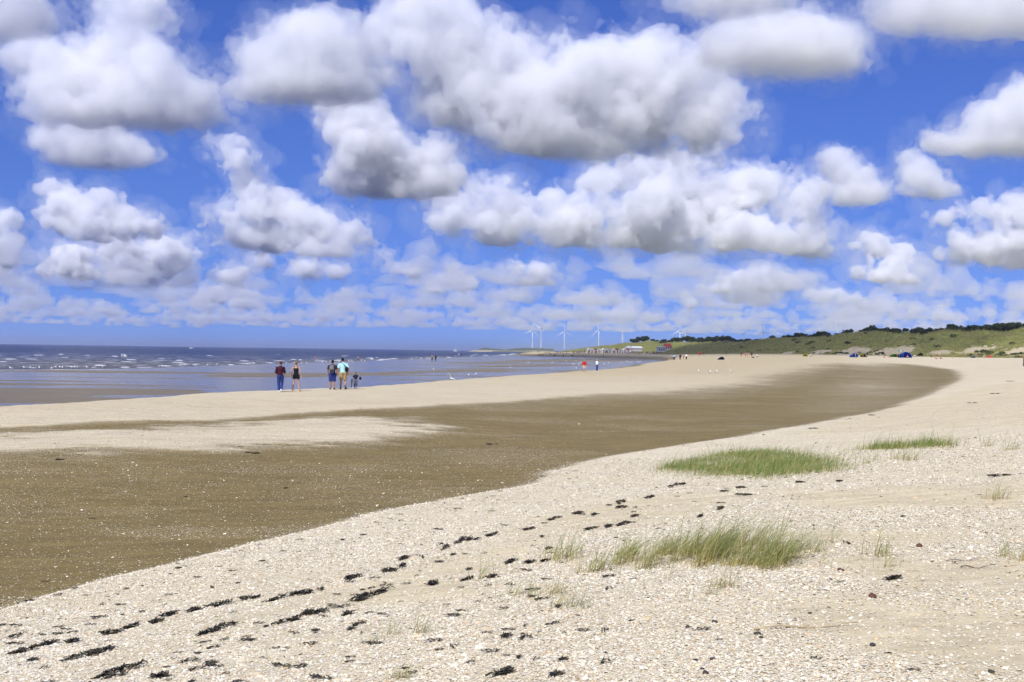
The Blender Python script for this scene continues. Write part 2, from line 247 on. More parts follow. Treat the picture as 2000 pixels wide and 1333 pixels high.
def add_clouds():
    crisp = [volume_material('bright_cloud_core', 0.009), volume_material('bright_cloud_body', 0.010), volume_material('bright_cloud_veil', 0.0024), volume_material('bright_cloud_shroud', 0.0006)]
    mats = [volume_material('cloud_core', 0.0075), volume_material('cloud_body', 0.0060), volume_material('cloud_veil', 0.0030), volume_material('cloud_shroud', 0.00055)]
    for i, (lab, X, Y, blobs) in enumerate(CLOUDS):
        size = np.mean([b[3] for b in blobs])
        vox = max(13.0, Y / 360.0)
        V, Q, MI = cloud_skin(blobs, vox, seed=i + 1, big=size * 1.0, isos=(-size * 0.17, 0.0, None, 'shroud'))
        me = quads_to_mesh('cloud', V, Q, MI)
        for m in (crisp if 'bright' in lab else mats): me.materials.append(m)
        o = bpy.data.objects.new('cloud', me); COL.objects.link(o)
        o.location = (X, Y, BASE_ALT)
        o['label'] = lab; o['category'] = 'cloud'; o['group'] = 'cumulus clouds over the beach'
    # the fair weather field that goes on to the horizon and on every side
    g = np.random.default_rng(21)
    kinds = []
    for k in range(7):
        n = int(g.integers(6, 11)); w = g.uniform(700, 1300)
        bl = []
        for j in range(n):
            u, v = g.uniform(-1, 1, 2); r = w * g.uniform(.20, .36) * (1 - .4 * max(abs(u), abs(v)))
            bl.append((u * w * .9, v * w * .55, r * g.uniform(.0, 1.1) * (1 - .6 * abs(u)), r, r, r * .8))
        kinds.append(cloud_skin(bl, 58.0, seed=40 + k, big=w * .26)[:2])
    far_mat = volume_material('distant_cloud', 0.0017)
    thin_mat = volume_material('distant_thin_cloud', 0.0009)
    for layer in range(3):
        V, Q, nv = [], [], 0
        placed = []
        for _ in range(7000):
            y = g.uniform(-16000, 50000); x = g.uniform(-36000, 36000)
            if 0 < y < 14500 and abs(x) < .62 * y + 2500: continue       # the near clouds stand here one by one
            if math.hypot(x, y) < 7000 or abs(x) > .75 * abs(y) + 12000: continue
            if any((x - a) ** 2 + ((y - b) * .9) ** 2 < (2700, 2700, 4300)[layer] ** 2 for a, b in placed): continue
            placed.append((x, y))
            kv, kq = kinds[int(g.integers(7))]
            s = g.uniform(.6, 1.35) if layer < 2 else g.uniform(1.5, 2.3); a = g.uniform(0, 6.28)
            c_, s_ = math.cos(a) * s, math.sin(a) * s
            W_ = np.stack([kv[:, 0] * c_ - kv[:, 1] * s_ + x, kv[:, 0] * s_ + kv[:, 1] * c_ + y, kv[:, 2] * (s * 1.15 if layer < 2 else 1.1) + BASE_ALT + g.uniform(-90, 140)], 1)
            V.append(W_); Q.append(kq + nv); nv += len(kv)
        me = quads_to_mesh('distant_clouds', np.concatenate(V), np.concatenate(Q))
        me.materials.append(far_mat if layer < 2 else thin_mat)
        o = bpy.data.objects.new('distant_clouds', me); COL.objects.link(o)
        o['kind'] = 'stuff'; o['label'] = 'rows of small far cumulus clouds down to the horizon'; o['category'] = 'clouds'
    # a few scattered cumulus overhead; one of them shades the far end of the dune
    V, Q, nv = [], [], 0
    for i, (x, y, w) in enumerate(((-215, -275, 46), (900, -1500, 420), (-2300, -900, 500), (-900, -3600, 600), (2600, -2800, 550), (-3800, 1500, 420), (3600, 600, 380))):
        bl = []
        for j in range(6):
            u, v = g.uniform(-1, 1, 2); r = w * g.uniform(.35, .5); bl.append((u * w * .7, v * w * .7, r * g.uniform(.2, .7), r, r, r * .8))
        kv, kq = cloud_skin(bl, max(16.0, w / 12), seed=70 + i, big=w * .4)[:2]
        V.append(kv + np.array([x, y, BASE_ALT])); Q.append(kq + nv); nv += len(kv)
    me = quads_to_mesh('overhead_clouds', np.concatenate(V), np.concatenate(Q)); me.materials.append(mats[0])
    o = bpy.data.objects.new('overhead_clouds', me); COL.objects.link(o)
    o['kind'] = 'stuff'; o['label'] = 'scattered small cumulus clouds overhead'; o['category'] = 'clouds'

# ------------------------------------------------------------------ small tools
def link(o, parent=None):
    COL.objects.link(o)
    if parent is not None: o.parent = parent
    return o

def tag(o, label=None, cat=None, group=None, kind=None):
    for k, v in (('label', label), ('category', cat), ('group', group), ('kind', kind)):
        if v: o[k] = v
    return o

def empty(name, loc=(0, 0, 0), rz=0.0):
    e = bpy.data.objects.new(name, None); e.empty_display_size = 0.3
    COL.objects.link(e); e.location = loc; e.rotation_euler = (0, 0, rz)
    return e

def smooth(e0, e1, x):
    t = np.clip((x - e0) / (e1 - e0), 0, 1); return t * t * (3 - 2 * t)

_lat = np.random.default_rng(99).random((256, 256))
def vnoise(x, y):
    x = np.asarray(x, float); y = np.asarray(y, float)
    i = np.floor(x).astype(np.int64); j = np.floor(y).astype(np.int64)
    fx, fy = x - i, y - j
    fx = fx * fx * (3 - 2 * fx); fy = fy * fy * (3 - 2 * fy)
    a = _lat[i & 255, j & 255]; b = _lat[(i + 1) & 255, j & 255]; c = _lat[i & 255, (j + 1) & 255]; d = _lat[(i + 1) & 255, (j + 1) & 255]
    return (a * (1 - fx) + b * fx) * (1 - fy) + (c * (1 - fx) + d * fx) * fy

def fbm(x, y, oct=4):
    s, a, t = 0, 1.0, 0
    for k in range(oct):
        s = s + a * vnoise(x * 2 ** k + 17.3 * k, y * 2 ** k - 9.1 * k); t += a; a *= 0.5
    return s / t

def poly_dist(poly, x, y):
    """signed distance to a closed outline, positive inside"""
    x = np.asarray(x, float); y = np.asarray(y, float)
    d2 = np.full(x.shape, 1e18); ins = np.zeros(x.shape, bool)
    n = len(poly)
    for i in range(n):
        ax, ay = poly[i]; bx, by = poly[(i + 1) % n]
        ex, ey = bx - ax, by - ay
        t = np.clip(((x - ax) * ex + (y - ay) * ey) / (ex * ex + ey * ey + 1e-12), 0, 1)
        d2 = np.minimum(d2, (x - ax - t * ex) ** 2 + (y - ay - t * ey) ** 2)
        c = (ay > y) != (by > y)
        if ey != 0: ins ^= c & (x < ex * (y - ay) / ey + ax)
    return np.where(ins, 1, -1) * np.sqrt(d2)

def line_side(line, x, y):
    """y of a left-to-right line at x, taken as depth beyond it"""
    L = np.array(line); return y - np.interp(x, L[:, 0], L[:, 1])

def fields(x, y, fine=True):
    """height, shell cover, damp and tan at any place on the beach"""
    r = np.hypot(x, y) + 1e-6
    wob = (fbm(x * 0.45 + 3, y * 0.45) - .5) * 1.1 + (fbm(x * 0.05, y * 0.05) - .5) * 0.02 * r
    z = land_z(x, y)
    dT = poly_dist(TIDAL, x, y) + (fbm(x * .12, y * .12) - .5) * 0.02 * r
    dB = poly_dist(BASIN, x, y)
    d2 = poly_dist(BAR2, x, y)
    soft = 0.35 + 0.03 * r
    basin = smooth(-soft * .35, soft * .65, dB + wob * .5)
    # the far, open side of the basin fades into the bar
    open_side = smooth(40, 90, y) * smooth(0.42, 0.30, x / np.maximum(y, 1))
    basin = np.where(open_side > 0, basin * (1 - open_side) + open_side * smooth(-.02 * r, .16 * r, dB + wob * 2), basin)
    bar2 = smooth(-1.2, 3.0, d2 + wob * 1.3 + (fbm(x * .8 + 2, y * 1.9, 4) - .5) * 4.5)
    tid = smooth(0.0, 0.02 * r + 1.5, dT)
    # height
    z = z - 0.10 * basin + 0.07 * bar2 + (fbm(x * .35, y * .35, 3) - .5) * 0.09 * smooth(1500, 100, r) + (fbm(x * 1.6, y * 1.6, 3) - .5) * 0.035 * (1 - basin)
    bars = np.zeros_like(z)
    for p in FLATBARS:
        bars = np.maximum(bars, smooth(-3, 4, poly_dist(p, x, y) + (fbm(x * .05, y * .25) - .5) * 8))
    streak = fbm(x * 0.018 + 4, y * 0.16, 4)
    flat = -0.035 + 0.085 * bars + (streak - 0.5) * 0.26
    beyond = line_side(SHORE, x, y)
    flat = flat - np.clip(beyond + 6, 0, 1e5) * 0.012
    flat = np.maximum(flat, -25)
    z = z * (1 - tid) + flat * tid
    # cover
    bare = np.zeros_like(z)
    for p in BARE:
        bare = np.maximum(bare, smooth(-.25 - .01 * r, .35 + .012 * r, poly_dist(p, x, y) + wob * 0.6))
    band = fbm(x * .25 - y * .10 + 7, (y + .55 * x) * .9, 4)
    beach = np.clip(0.92 - 0.35 * smooth(.42, .62, band) - .62 * bare, 0.10, 1)
    beach = beach * (1 - .45 * smooth(60, 160, r))
    ledge = smooth(-1.1, -.2, dB) * smooth(.3, -.2, dB)
    bar1 = 0.50 * (0.55 + .9 * fbm((x + y * .15) * .12, (y - x * .6) * .35)) * smooth(160, 70, r) + .12
    seaward = smooth(-6, 4, -(y - 0.0) + 1e9) * 0
    on_bar = smooth(28, 36, y - x * .9) * (1 - basin) * smooth(0.40, 0.25, x / np.maximum(y, 1))
    shell = beach * (1 - on_bar) + bar1 * on_bar
    sparse = 0.035 + 0.10 * smooth(.5, .75, fbm(x * .18 + 9, y * .30, 4)) + .12 * smooth(26, 12, r) * smooth(.45, .65, fbm(x * .5, y * .8))
    shell = shell * (1 - basin) + sparse * basin
    shell = np.maximum(shell, bar2 * (.35 + .5 * fbm(x * .2, y * .4)) * 1.05)
    shell = shell * (1 - tid)
    damp = basin * (1 - .72 * bar2) * (.78 + .35 * fbm(x * .07, y * .12))
    damp = np.maximum(damp, tid)
    tan = np.clip(on_bar + bar2 * .6, 0, 1)
    far_pale = smooth(150, 300, r)
    return z, np.clip(shell, 0, 1), np.clip(damp, 0, 1), tan, tid

def ground_z(x, y):
    return float(fields(np.array([float(x)]), np.array([float(y)]))[0][0])

def nodes_of(m):
    m.use_nodes = True; t = m.node_tree; t.nodes.clear()
    o = t.nodes.new('ShaderNodeOutputMaterial'); b = t.nodes.new('ShaderNodeBsdfPrincipled')
    t.links.new(b.outputs[0], o.inputs['Surface'])
    return t, b, o

class NT:
    """shorthand for node graphs"""
    def __init__(s, t): s.t = t
    def n(s, kind, ins=None, **kw):
        x = s.t.nodes.new(kind)
        for k, v in kw.items(): setattr(x, k, v)
        for k, v in (ins or {}).items():
            if hasattr(v, 'is_linked') or hasattr(v, 'links'): s.t.links.new(v, x.inputs[k])
            else: x.inputs[k].default_value = v
        return x
    def math(s, op, a, b=0.0, c=None, clamp=False):
        d = {0: a, 1: b}
        if c is not None: d[2] = c
        return s.n('ShaderNodeMath', d, operation=op, use_clamp=clamp).outputs[0]
    def mix(s, f, a, b):
        x = s.t.nodes.new('ShaderNodeMix'); x.data_type = 'RGBA'
        for i, v in ((0, f), (6, a), (7, b)):
            if hasattr(v, 'is_linked') or hasattr(v, 'links'): s.t.links.new(v, x.inputs[i])
            else: x.inputs[i].default_value = v if i == 0 else (*v, 1)
        return x.outputs[2]
    def ramp(s, f, stops, interp='LINEAR'):
        x = s.t.nodes.new('ShaderNodeValToRGB'); x.color_ramp.interpolation = interp
        e = x.color_ramp.elements
        while len(e) < len(stops): e.new(0.5)
        for k, (p, c) in enumerate(stops): e[k].position = p; e[k].color = (*c, 1)
        s.t.links.new(f, x.inputs[0]); return x.outputs[0]
    def rng(s, v, a, b, c=0.0, d=1.0, smooth=False):
        x = s.n('ShaderNodeMapRange', {0: v, 1: a, 2: b, 3: c, 4: d}, interpolation_type='SMOOTHSTEP' if smooth else 'LINEAR'); return x.outputs[0]
    def noise(s, vec, scale, detail=3, rough=.5):
        return s.n('ShaderNodeTexNoise', {'Vector': vec, 'Scale': scale, 'Detail': detail, 'Roughness': rough}).outputs['Fac']
    def attr(s, name): return s.n('ShaderNodeAttribute', attribute_name=name).outputs['Fac']
    def mapping(s, vec, scale, rot=(0, 0, 0)): return s.n('ShaderNodeMapping', {0: vec, 2: rot, 3: scale}).outputs[0]

SHELL_STOPS = [(0.0, (.74, .67, .49)), (.24, (.83, .78, .62)), (.42, (.68, .57, .37)), (.60, (.76, .69, .51)), (.76, (.64, .44, .22)), (.82, (.74, .67, .50)), (.95, (.42, .36, .30)), (.975, (.58, .46, .29)), (.993, (.12, .10, .08))]

def sand_material():
    m = bpy.data.materials.new('shelly_sand'); t, b, o = nodes_of(m); N = NT(t)
    pos = N.n('ShaderNodeNewGeometry').outputs['Position']
    cover, damp, tan = N.attr('shell'), N.attr('damp'), N.attr('tan')
    n1 = N.noise(pos, 0.9, 5); n2 = N.noise(pos, 14, 4); n3 = N.noise(pos, 160, 2)
    streak = N.noise(N.mapping(pos, (.35, 1.4, 1), (0, 0, R(-24))), 1.0, 5)
    dry = N.mix(n1, (.57, .475, .285), (.68, .58, .365))
    dry = N.mix(N.rng(n3, .35, .65), dry, (.62, .525, .32))
    dry = N.mix(tan, dry, N.mix(streak, (.39, .31, .16), (.62, .51, .30)))
    wet = N.mix(N.rng(streak, .3, .7), (.158, .114, .035), (.250, .188, .067))
    wet = N.mix(N.rng(n2, .3, .7), wet, (.198, .146, .049))
    dsel = N.rng(N.math('ADD', damp, N.math('ADD', N.math('MULTIPLY', N.math('SUBTRACT', n1, .5), .5), N.math('ADD', N.math('MULTIPLY', N.math('SUBTRACT', streak, .5), .7), N.math('MULTIPLY', N.math('SUBTRACT', n2, .5), .45)))), .22, .62, smooth=True)
    sand = N.mix(dsel, dry, wet)
    mott = N.noise(N.mapping(pos, (.7, 2.2, 1), (0, 0, R(-28))), 1.6, 6, .65)
    sand = N.n('ShaderNodeHueSaturation', {'Color': sand, 'Value': N.math('MULTIPLY', N.rng(mott, .3, .7, .80, 1.16), N.rng(N.noise(pos, 7, 6, .8), .3, .7, .84, 1.14))}).outputs[0]
    sand = N.mix(N.attr('inland'), sand, N.mix(N.noise(pos, .012, 4), (.05, .07, .022), (.11, .12, .045)))      # fields and woods behind the dunes
    # shell chips, too small and far to be single pieces
    def chips(scale, gain):
        v = N.n('ShaderNodeTexVoronoi', {'Vector': N.mapping(pos, (1, 1, 1), (0, 0, .4)), 'Scale': scale}, feature='F1')
        c = N.n('ShaderNodeSeparateColor', {0: v.outputs['Color']})
        jit = N.math('MULTIPLY', N.math('SUBTRACT', n2, .5), .7)
        thr = N.math('ADD', N.math('MULTIPLY', cover, gain), N.math('MULTIPLY', jit, cover))
        on = N.math('MULTIPLY', N.math('LESS_THAN', c.outputs[0], thr), N.math('LESS_THAN', v.outputs['Distance'], N.math('ADD', .28, N.math('MULTIPLY', c.outputs[1], .35))))
        col = N.ramp(c.outputs[2], SHELL_STOPS, 'CONSTANT')
        return on, col, v.outputs['Distance']
    on1, col1, d1 = chips(42, 1.05)
    on2, col2, d2 = chips(95, .9)
    c = N.mix(on2, sand, col2)
    c = N.mix(on1, c, col1)
    t.links.new(c, b.inputs['Base Color'])
    tdl = N.attr('tidal')
    t.links.new(N.math('SUBTRACT', N.rng(dsel, 0, 1, .95, .80), N.math('MULTIPLY', tdl, .40)), b.inputs['Roughness'])
    t.links.new(N.math('ADD', .18, N.math('MULTIPLY', tdl, .2)), b.inputs['Specular IOR Level'])
    h = N.math('ADD', N.math('MULTIPLY', on1, N.math('SUBTRACT', .8, d1)), N.math('MULTIPLY', n3, .35))
    h = N.math('ADD', h, N.math('MULTIPLY', n2, 1.2))
    bmp = N.n('ShaderNodeBump', {'Height': h, 'Strength': .55, 'Distance': .012})
    t.links.new(bmp.outputs[0], b.inputs['Normal'])
    return m

def ordinal(n):
    one = ['', 'first', 'second', 'third', 'fourth', 'fifth', 'sixth', 'seventh', 'eighth', 'ninth', 'tenth', 'eleventh', 'twelfth', 'thirteenth', 'fourteenth', 'fifteenth', 'sixteenth', 'seventeenth', 'eighteenth', 'nineteenth']
    ten = {2: ('twenty', 'twentieth'), 3: ('thirty', 'thirtieth'), 4: ('forty', 'fortieth'), 5: ('fifty', 'fiftieth')}
    return one[n] if n < 20 else ten[n // 10][1] if n % 10 == 0 else ten[n // 10][0] + '-' + one[n % 10]

def label_in_order(objs, text):
    """alike things of one row: told apart by their place counted from the left"""
    objs = sorted(objs, key=lambda o: o.location.x / max(o.location.y, .1))
    for k, o in enumerate(objs): o['label'] = ordinal(k + 1) + ' from left: ' + text

def label_by_text(objs):
    by = {}
    for o in objs: by.setdefault(o['label'], []).append(o)
    for t, l in by.items():
        if len(l) > 1: label_in_order(l, t)

def polar_sheet(name, azs, rads, fn):
    A, Rr = np.meshgrid(azs, rads, indexing='xy')
    X, Y = Rr * np.sin(A), Rr * np.cos(A)
    z, attrs = fn(X, Y)
    V = np.stack([X, Y, z], -1).reshape(-1, 3)
    nr, na = X.shape
    idx = np.arange(nr * na).reshape(nr, na)
    Q = np.stack([idx[:-1, :-1], idx[:-1, 1:], idx[1:, 1:], idx[1:, :-1]], -1).reshape(-1, 4)[:, ::-1]
    me = quads_to_mesh(name, V, Q)
    for k, v in attrs.items():
        a = me.attributes.new(k, 'FLOAT', 'POINT'); a.data.foreach_set('value', v.astype(np.float32).ravel())
    me.polygons.foreach_set('use_smooth', np.ones(len(Q), bool))
    return me

def fan_angles(fine, half=34.0):
    f = np.arange(-half, half + 1e-6, fine)
    s = np.concatenate([np.linspace(-180, -half, 40, endpoint=False), f, np.linspace(half, 180, 41)[1:]])
    return np.radians(s)

def build_ground():
    rads = [0.4]
    while rads[-1] < 1200: rads.append(rads[-1] * (1.035 if rads[-1] < 4.0 else 1.0105))
    while rads[-1] < 60000: rads.append(rads[-1] * 1.12)
    def fn(X, Y):
        z, sh, da, tn, td = fields(X, Y)
        return z, {'shell': sh, 'damp': da, 'tan': tn, 'tidal': td, 'inland': smooth(0, 60, line_side([(-90000, 90000), (-60, 3000), (70, 900), (104, 520), (150, 440), (200, 360), (330, 130), (420, -100), (500, -90000)], X, Y)) * (1 - td) * smooth(300, 420, np.hypot(X, Y))}
    me = polar_sheet('beach', fan_angles(0.13), np.array(rads), fn)
    me.materials.append(sand_material())
    o = link(bpy.data.objects.new('beach', me)); tag(o, kind='structure')
    return o

def sea_material():
    m = bpy.data.materials.new('sea_water'); t, b, o = nodes_of(m); N = NT(t)
    pos = N.n('ShaderNodeNewGeometry').outputs['Position']
    off = N.attr('offshore')                       # metres beyond the waterline
    big = N.noise(N.mapping(pos, (.006, .03, 1)), 1.0, 4)
    deep = N.rng(N.math('ADD', off, N.math('MULTIPLY', N.math('SUBTRACT', big, .5), 90)), 40, 200, smooth=True)
    open_ = N.rng(off, -2, 6, smooth=True)
    silt = N.mix(N.noise(N.mapping(pos, (.03, .3, 1)), 1, 4), (.060, .056, .048), (.095, .086, .070))
    film = N.mix(N.noise(N.mapping(pos, (.02, .22, 1)), 1, 4), (.085, .068, .050), (.15, .122, .085))
    blue = N.mix(big, (.006, .016, .066), (.010, .026, .090))
    col = N.mix(open_, film, N.mix(deep, silt, blue))
    # breaking crests
    fx = N.noise(N.mapping(pos, (.22, .75, 1), (0, 0, R(8))), 1.0, 5, .6)
    fm = N.math('MULTIPLY', N.rng(fx, .575, .615, smooth=True), N.math('MULTIPLY', N.rng(off, 8, 30, smooth=True), N.rng(off, 420, 120, smooth=True)))
    edge = N.math('MULTIPLY', N.rng(off, -5, 0, smooth=True), N.rng(off, 4, 0, smooth=True))
    foam = N.math('MAXIMUM', fm, N.math('MULTIPLY', edge, N.rng(N.noise(N.mapping(pos, (.2, .5, 1)), 1, 3), .45, .6)))
    col = N.mix(foam, col, (.75, .76, .78))
    t.links.new(col, b.inputs['Base Color'])
    t.links.new(N.math('MAXIMUM', N.rng(open_, 0, 1, .16, .25), N.math('MULTIPLY', foam, .8)), b.inputs['Roughness'])
    b.inputs['IOR'].default_value = 1.33
    t.links.new(N.rng(open_, 0, 1, .27, .07), b.inputs['Specular IOR Level'])
    w1 = N.noise(N.mapping(pos, (.35, 1.1, 1), (0, 0, R(10))), 1.0, 5, .6)
    w2 = N.noise(N.mapping(pos, (1.2, 3.2, 1)), 1.0, 3)
    h = N.math('ADD', N.math('MULTIPLY', w1, N.rng(open_, 0, 1, .035, .85)), N.math('MULTIPLY', w2, N.rng(open_, 0, 1, .012, .15)))
    bmp = N.n('ShaderNodeBump', {'Height': h, 'Strength': 1.0, 'Distance': 1.0})
    t.links.new(bmp.outputs[0], b.inputs['Normal'])
    return m

def build_sea():
    rads = np.concatenate([np.geomspace(20, 1500, 260), np.geomspace(1500, 95000, 60)[1:]])
    def fn(X, Y):
        d = poly_dist(TIDAL, X, Y)
        return -1.5 * smooth(-12, -40, d), {'offshore': np.clip(line_side(SHORE, X, Y), -200, 5000)}
    me = polar_sheet('sea', fan_angles(0.6, 60), rads, fn)
    me.materials.append(sea_material())
    tag(link(bpy.data.objects.new('sea', me)), kind='structure')
def build_whitecaps():
    # spilling crests: low foamy ridges with an uneven lip, drawn out along the wave fronts
    g = np.random.default_rng(17); V, Q, nv = [], [], 0
    S = np.array(SHORE)
    for _ in range(150):
        x = g.uniform(-150, 30); off = g.exponential(75) + 5; y = np.interp(x, S[:, 0], S[:, 1]) + off
        if abs(x) > .62 * y or off > 420: continue
        L = g.uniform(.25, .9) * (1 + y / 350); h = g.uniform(.03, .11) * (1 + y / 500); a = g.normal(.1, .15); n = 9
        c, s = math.cos(a), math.sin(a)
        for k in range(n):
            t = k / (n - 1) * 2 - 1; e = max(0.0, 1 - t * t) ** .6; hh = h * e * g.uniform(.6, 1.15) + .005; w = .16 + .35 * e * g.uniform(.6, 1.2); bow = .25 * t * t
            for dy, dz in ((-w, -.02), (-w * .35, hh * .8), (0, hh), (w * 1.2, -.02)):
                V.append((x + c * t * L - s * (dy + bow), y + s * t * L + c * (dy + bow), dz))
        for k in range(n - 1):
            for j in range(3): b = nv + k * 4 + j; Q.append((b, b + 4, b + 5, b + 1))
        nv += n * 4
    me = quads_to_mesh('whitecaps', np.array(V), np.array(Q)); me.polygons.foreach_set('use_smooth', np.ones(len(Q), bool))
    m = bpy.data.materials.new('foam'); t, b, o = nodes_of(m); N = NT(t)
    t.links.new(N.mix(N.noise(N.n('ShaderNodeNewGeometry').outputs['Position'], 3.0, 4), (.42, .43, .44), (.86, .87, .88)), b.inputs['Base Color']); b.inputs['Roughness'].default_value = .8
    me.materials.append(m); tag(link(bpy.data.objects.new('whitecaps', me)), 'small white breaking wave crests off the beach', 'waves', kind='stuff')

build_ground(); build_sea(); build_whitecaps()
# ------------------------------------------------------------------ shells strewn over the near beach
def shell_mesh(name, kind, g):
    V, Fc = [], []
    if kind < 3:                                      # cockle valve: a ribbed fan, domed
        n = 9; V.append((0, -.5, .05)); V.append((0, .02, .30 if kind != 2 else .16))
        for i in range(n):
            a = math.pi * (-.62 + 1.24 * i / (n - 1)); rr = .5 * (1 + (.05 if i % 2 else -.05))
            V.append((math.sin(a) * rr * 1.12, -.05 + math.cos(a) * rr, .0 + g.uniform(-.02, .03)))
        for i in range(n - 1): Fc.append((1, 2 + i + 1, 2 + i))
        Fc.append((1, 2, 0)); Fc.append((1, 0, 2 + n - 1))
    else:                                             # broken chip
        n = 5; V.append((0, 0, .12))
        for i in range(n):
            a = 6.283 * i / n + g.uniform(-.4, .4); rr = g.uniform(.25, .5)
            V.append((math.cos(a) * rr * (1.5 if kind == 4 else 1), math.sin(a) * rr * .7, g.uniform(-.06, .08)))
        for i in range(n): Fc.append((0, 1 + i, 1 + (i + 1) % n))
    me = bpy.data.meshes.new(name); me.from_pydata(V, [], Fc)
    me.polygons.foreach_set('use_smooth', np.ones(len(Fc), bool)); me.update()
    return me

def shell_material():
    m = bpy.data.materials.new('shell'); t, b, o = nodes_of(m); N = NT(t)
    rnd = N.n('ShaderNodeObjectInfo').outputs['Random']
    c = N.ramp(rnd, SHELL_STOPS, 'CONSTANT')
    pos = N.n('ShaderNodeTexCoord').outputs['Object']
    c = N.mix(N.rng(N.noise(pos, 5, 3), .45, .75, 0, .5), c, (.80, .70, .55))
    t.links.new(c, b.inputs['Base Color']); b.inputs['Roughness'].default_value = .6
    return m

def scatter(name, P, rot, scl, coll, index=None):
    """instances of a collection's meshes on given points (for what nobody could count)"""
    me = bpy.data.meshes.new(name); me.vertices.add(len(P)); me.vertices.foreach_set('co', np.asarray(P, np.float32).ravel())
    a = me.attributes.new('rot', 'FLOAT_VECTOR', 'POINT'); a.data.foreach_set('vector', np.asarray(rot, np.float32).ravel())
    a = me.attributes.new('scl', 'FLOAT', 'POINT'); a.data.foreach_set('value', np.asarray(scl, np.float32).ravel())
    a = me.attributes.new('pick', 'INT', 'POINT'); a.data.foreach_set('value', np.asarray(index, np.int32).ravel())
    o = link(bpy.data.objects.new(name, me))
    ng = bpy.data.node_groups.new(name + '_scatter', 'GeometryNodeTree')
    ng.interface.new_socket('Geometry', in_out='INPUT', socket_type='NodeSocketGeometry')
    ng.interface.new_socket('Geometry', in_out='OUTPUT', socket_type='NodeSocketGeometry')
    i_, o_ = ng.nodes.new('NodeGroupInput'), ng.nodes.new('NodeGroupOutput')
    iop = ng.nodes.new('GeometryNodeInstanceOnPoints'); ci = ng.nodes.new('GeometryNodeCollectionInfo')
    ci.inputs[0].default_value = coll; ci.inputs['Separate Children'].default_value = True; ci.inputs['Reset Children'].default_value = True
    def na(n, ty):
        x = ng.nodes.new('GeometryNodeInputNamedAttribute'); x.data_type = ty; x.inputs[0].default_value = n; return x.outputs[0]
    e2r = ng.nodes.new('FunctionNodeEulerToRotation')
    L = ng.links.new
    L(i_.outputs[0], iop.inputs['Points']); L(ci.outputs[0], iop.inputs['Instance'])
    iop.inputs['Pick Instance'].default_value = True
    L(na('pick', 'INT'), iop.inputs['Instance Index']); L(na('rot', 'FLOAT_VECTOR'), e2r.inputs[0]); L(e2r.outputs[0], iop.inputs['Rotation'])
    L(na('scl', 'FLOAT'), iop.inputs['Scale']); L(iop.outputs[0], o_.inputs[0])
    o.modifiers.new('scatter', 'NODES').node_group = ng
    return o

def hidden_collection(name, meshes):
    c = bpy.data.collections.new(name)               # not linked to the scene: only its meshes are used
    for i, me in enumerate(meshes): c.objects.link(bpy.data.objects.new('%s_%02d' % (name, i), me))
    return c

def build_shells():
    g = np.random.default_rng(5)
    m = shell_material(); ms = []
    for k in range(6):
        me = shell_mesh('shell', k if k < 5 else 3, g); me.materials.append(m); ms.append(me)
    coll = hidden_collection('shell_kinds', ms)
    P = []; S = []
    for r0, r1, n, s in ((4.2, 9, 350000, .0112), (9, 15, 360000, .0132), (15, 27, 310000, .0165), (27, 45, 60000, .021)):
        r = np.sqrt(g.uniform(r0 * r0, r1 * r1, n)); a = g.uniform(-.60, .60, n)
        x, y = r * np.sin(a), r * np.cos(a)
        z, sh, da, tn, td = fields(x, y)
        clump = .35 + 1.3 * fbm(x * 2.3, y * 2.3, 3)
        keep = g.random(n) < np.where(da > .5, sh * .55, sh * clump)
        P.append(np.stack([x, y, z + .002], 1)[keep]); S.append((s * g.lognormal(0, .42, n))[keep])
    P, S = np.concatenate(P), np.concatenate(S); n = len(P)
    rot = np.stack([g.normal(0, .22, n), g.normal(0, .22, n) + np.where(g.random(n) < .35, math.pi, 0), g.uniform(0, 6.283, n)], 1)
    P[:, 2] += S * .06
    o = scatter('shells', P, rot, np.clip(S, .006, .06), coll, g.integers(0, 6, n))
    tag(o, 'white, cream and ochre cockle shells strewn over the near beach', 'shells', kind='stuff')
    print('shells', n)

# ------------------------------------------------------------------ grass
def grass_material(name, base, mid, tip):
    m = bpy.data.materials.new(name); t, b, o = nodes_of(m); N = NT(t)
    h, rn = N.attr('along'), N.attr('rnd')
    c = N.ramp(h, [(0, base), (.45, mid), (1, tip)])
    c = N.mix(N.rng(rn, .72, .80), c, (.40, .31, .13))
    hs = N.n('ShaderNodeHueSaturation', {'Color': c, 'Value': N.rng(rn, 0, .7, .7, 1.3)})
    t.links.new(hs.outputs[0], b.inputs['Base Color']); b.inputs['Roughness'].default_value = .55
    tr = t.nodes.new('ShaderNodeBsdfTranslucent'); t.links.new(hs.outputs[0], tr.inputs[0])
    mx = N.n('ShaderNodeMixShader', {0: .3, 1: b.outputs[0], 2: tr.outputs[0]}); t.links.new(mx.outputs[0], o.inputs['Surface'])
    return m

